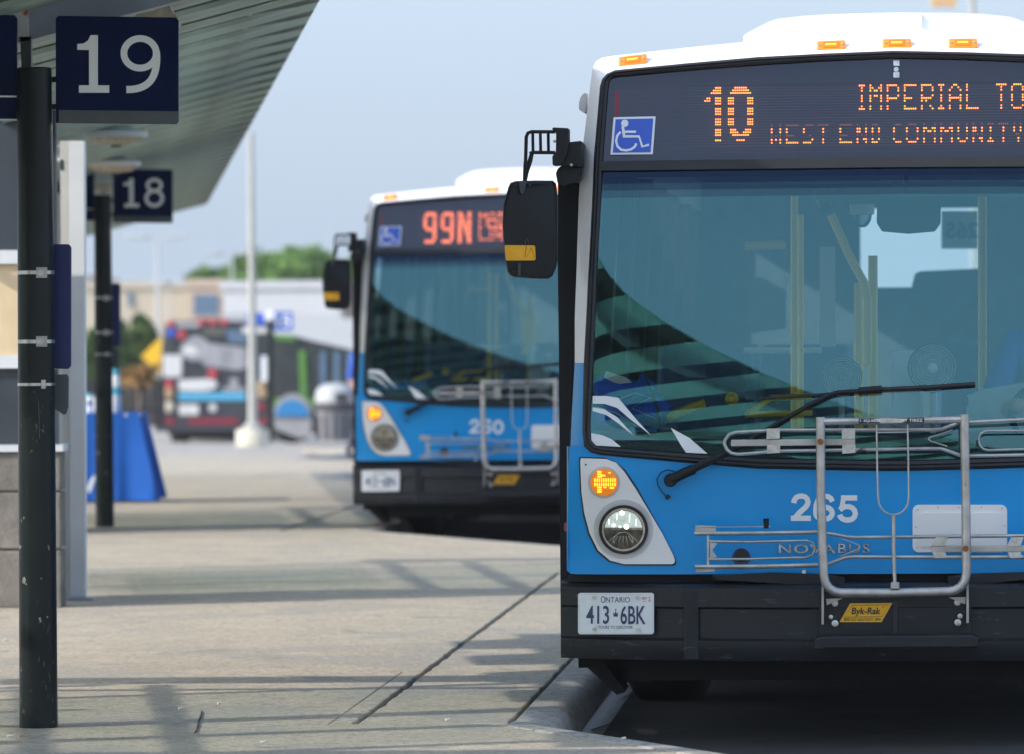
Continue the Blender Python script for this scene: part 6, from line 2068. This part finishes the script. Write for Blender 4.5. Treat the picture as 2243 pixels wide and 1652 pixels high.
def plant(kind, px0, px1, pyt, pyb, Y, label, m, seed, n=1500, size=0.12, trunk=True, group=None, base=None):
    rng = random.Random(seed)
    zb = base if base is not None else gz(Y)
    a, c, t, bb = far(px0, pyb, Y).x, far(px1, pyb, Y).x, far(px0, pyt, Y).z, far(px0, pyb, Y).z
    w, h = c - a, t - bb
    root = empty(kind, ((a + c) / 2, Y, zb))
    tag(root, label, 'tree' if kind.endswith('tree') else 'shrub', group)
    blobs = []
    for i in range(9):
        fx = rng.uniform(-0.30, 0.30)
        fz = rng.uniform(0.25, 0.72)
        r = rng.uniform(0.20, 0.32)
        blobs.append((fx * w, rng.uniform(-0.2, 0.2) * w, bb - zb + fz * h, r * w, r * w, min(r * h * 1.0, (1 - fz) * h, )))
    blobs.append((0, 0, bb - zb + 0.45 * h, 0.4 * w, 0.4 * w, 0.42 * h))
    blobs.append((rng.uniform(-.1, .1) * w, 0, bb - zb + 0.70 * h, 0.24 * w, 0.3 * w, 0.30 * h))
    leaves('crown', blobs, n, size, m, root, rng)
    tr = MB()
    top = bb - zb + 0.6 * h
    tr.tube([(0, 0, 0), (0.02 * w, 0, top * 0.4), (-0.02 * w, 0.02, top)], [0.05 * w * 0.5 + 0.03, 0.03 * w * 0.5 + 0.02, 0.01], 8)
    for i in range(5):
        an = rng.uniform(0, 6.28)
        z = top * rng.uniform(0.35, 0.8)
        tr.tube([(0, 0, z), (0.18 * w * math.cos(an), 0.18 * w * math.sin(an), z + 0.15 * h), (0.3 * w * math.cos(an), 0.3 * w * math.sin(an), z + 0.25 * h)], [0.015 * w + 0.01, 0.01 * w + 0.008, 0.006], 6)
    tr.build('trunk' if kind.endswith('tree') else 'stem', 'bark', root, smooth=True)
    return root
GS = 'shrubs behind the dark fence'
plant('shrub', 228, 290, 696, 850, 146, 'dull green shrub just right of the second post', 'leaf_dull', 1, 2400, 0.13, group=GS)
plant('shrub', 272, 345, 690, 850, 148, 'dull green shrub behind the yellow warning board', 'leaf_dull', 2, 2400, 0.13, group=GS)
plant('shrub', 170, 226, 720, 850, 147, 'dull green shrub left of the second post, beside the pale column', 'leaf_dull', 3, 1800, 0.13, group=GS)
plant('shrub', 262, 345, 794, 850, 113, 'low shrub of orange brown flowers along the dark fence', 'leaf_brown', 4, 260, 0.10, base=far(300, 850, 113).z - 0.6)
GT = 'trees beyond the pale building'
for i, (a, c, t, bb, Y, lab) in enumerate(((400, 490, 590, 690, 240, 'leftmost small bright tree showing over the beige building'), (445, 540, 590, 690, 244, 'small bright tree at the right end of the beige building'), (490, 640, 552, 690, 236, 'bright green tree rising behind the light pole'), (560, 710, 546, 690, 232, 'broadest bright green tree over the pale building'), (645, 760, 552, 690, 238, 'bright green tree left of the black mirror of the second bus'), (715, 840, 572, 720, 242, 'bright green tree partly behind the second bus and its mirror'))):
    plant('broadleaf_tree', a, c, t, bb, Y, lab, 'leaf_bright', 20 + i, 4200, 0.30, group=GT)
# buildings
def building(name, px0, px1, pyt, pyb, Y, depth, m, label, windows=(), wm='window_blue', roofband=None):
    a, c = far(px0, pyt, Y), far(px1, pyb, Y)
    root = empty(name, ((a.x + c.x) / 2, Y, gz(Y)))
    tag(root, label, 'building')
    def L(x, y, d=0): return far(x, y, Y + d) - root.location
    MB().box(L(px0, pyt).x, L(px1, pyt).x, 0, depth, 0, L(px0, pyt).z).build('wall', m, root)
    MB().box(L(px0, pyt).x - 0.1, L(px1, pyt).x + 0.1, -0.1, depth + 0.1, L(px0, pyt).z, L(px0, pyt).z + 0.25).build('roof', roofband or 'roof_grey', root)
    for (x0, y0, x1, y1) in windows:
        f = MB().prism([L(x0, y0, -0.06), L(x1, y0, -0.06), L(x1, y1, -0.06), L(x0, y1, -0.06)], (0, 0.05, 0)).build('window', wm, root)
        MB().prism([L(x0 - 2, y1, -0.12), L(x1 + 2, y1, -0.12), L(x1 + 2, y1 + 2.5, -0.12), L(x0 - 2, y1 + 2.5, -0.12)], (0, 0.11, 0)).build('sill', m, f)
    return root
bb1 = building('beige_building', 150, 420, 633, 830, 200, 14, 'wall_beige', 'plain beige building with one narrow window, beyond the shrubs', [(281, 642, 292, 670)], roofband='wall_beige')
def L1(x, y, d): return far(x, y, 200 + d) - bb1.location
MB().prism([L1(188, 634, 2), L1(246, 634, 2), L1(246, 610, 2), L1(188, 602, 2)], (0, 4, 0)).build('roof_plant', 'roof_grey', bb1)
building('tan_building', 412, 487, 628, 830, 196, 12, 'wall_tan', 'small tan building with a large blue window, right of the beige building', [(424, 645, 478, 692)], roofband='wall_tan')
building('pale_building', 488, 745, 633, 830, 186, 18, 'wall_pale', 'long pale windowless building behind the light pole', roofband='wall_pale')
building('pink_building', 738, 800, 628, 830, 190, 12, 'wall_tan', 'pinkish building showing beside the mirror of the second bus')
# far lamp standards
for px, pt, pb, hx0, hx1, w, Y, lab in ((347, 520, 830, 300, 394, 9, 190, 'far double armed lamp standard above the beige building'), (510, 556, 830, 466, 548, 7, 210, 'faint far double armed lamp standard over the small tan building'), (370, 620, 830, 352, 388, 5, 194, 'short far lamp standard beside the taller double armed one')):
    b = far(px, pb, Y)
    root = empty('lamp_standard', (b.x, Y, gz(Y)))
    tag(root, lab, 'street lamp', 'far lamp standards')
    t = far(px, pt, Y).z - gz(Y)
    MB().lathe([(w * 0.6 * Y / FPX, 0), (w * 0.4 * Y / FPX, t)], seg=10).build('shaft', 'pole_far', root)
    k = Y / FPX
    MB().box((hx0 - px) * k, (hx1 - px) * k, -0.04, 0.04, t - 0.06, t + 0.02).build('arm', 'pole_far', root)
    for q in (-1, 1):
        e = (hx0 - px) * k if q < 0 else (hx1 - px) * k
        bevel(MB().box(e - 0.35, e + 0.35, -0.12, 0.12, t - 0.04, t + 0.09).build('lamp_head', 'pole_far', root), 0.03)
# pole with an orange sign over the roof of the near bus
Yo = 96.0
b = far(2135, 800, Yo)
op = empty('lamp_standard', (b.x, Yo, gz(Yo)))
tag(op, 'pale pole with a blurred orange board, over the roof of the sharp bus', 'street lamp')
MB().lathe([(8 * Yo / FPX, 0), (6.5 * Yo / FPX, far(2135, -160, Yo).z - gz(Yo))], seg=12).build('shaft', 'pole_galv', op)
MB().prism([far(x, y, Yo) - op.location for x, y in ((2040, -60), (2095, -60), (2095, 14), (2042, 14))], (0, 0.25, 0)).build('board', 'orange_panel', op)
MB().prism([far(x, y, Yo + 0.1) - op.location for x, y in ((2095, -30), (2132, -30), (2132, -20), (2095, -20))], (0, 0.05, 0)).build('arm', 'pole_galv', op)

# unseen building added behind the viewer to darken the windscreens' low reflections
tb_ = empty('reflection_building', (-19, -58, 0))
tag(tb_, 'unseen brown flat roofed building added to darken the low reflection in the windscreen of the sharp bus', 'building')
MB().box(-17, 15.5, -10, 0, 0, 8.5).build('wall', 'wall_brown', tb_)
MB().box(-17.3, 15.8, -10.3, 0.3, 8.5, 9.0).build('roof', 'roof_grey', tb_)
for i in range(8):
    MB().box(-15.5 + i * 3.9, -13.2 + i * 3.9, 0.0, 0.06, 1.4, 3.4).build('window', 'window_blue', tb_)

# summer haze over the whole site
hz_ = MB().box(-640, 640, -90, 3560, -2.4, 10.2).build('haze', 'soil')
hm = bpy.data.materials.new('haze_air')
hm.use_nodes = True
hn = hm.node_tree
for n_ in list(hn.nodes):
    if n_.type == 'BSDF_PRINCIPLED':
        hn.nodes.remove(n_)
pv = hn.nodes.new('ShaderNodeVolumePrincipled')
pv.inputs['Color'].default_value = (0.92, 0.95, 1.0, 1)
pv.inputs['Density'].default_value = 0.00035
pv.inputs['Anisotropy'].default_value = 0.3
hn.links.new(pv.outputs[0], [n_ for n_ in hn.nodes if n_.type == 'OUTPUT_MATERIAL'][0].inputs['Volume'])
hz_.data.materials.clear()
hz_.data.materials.append(hm)
tag(hz_, kind='stuff')
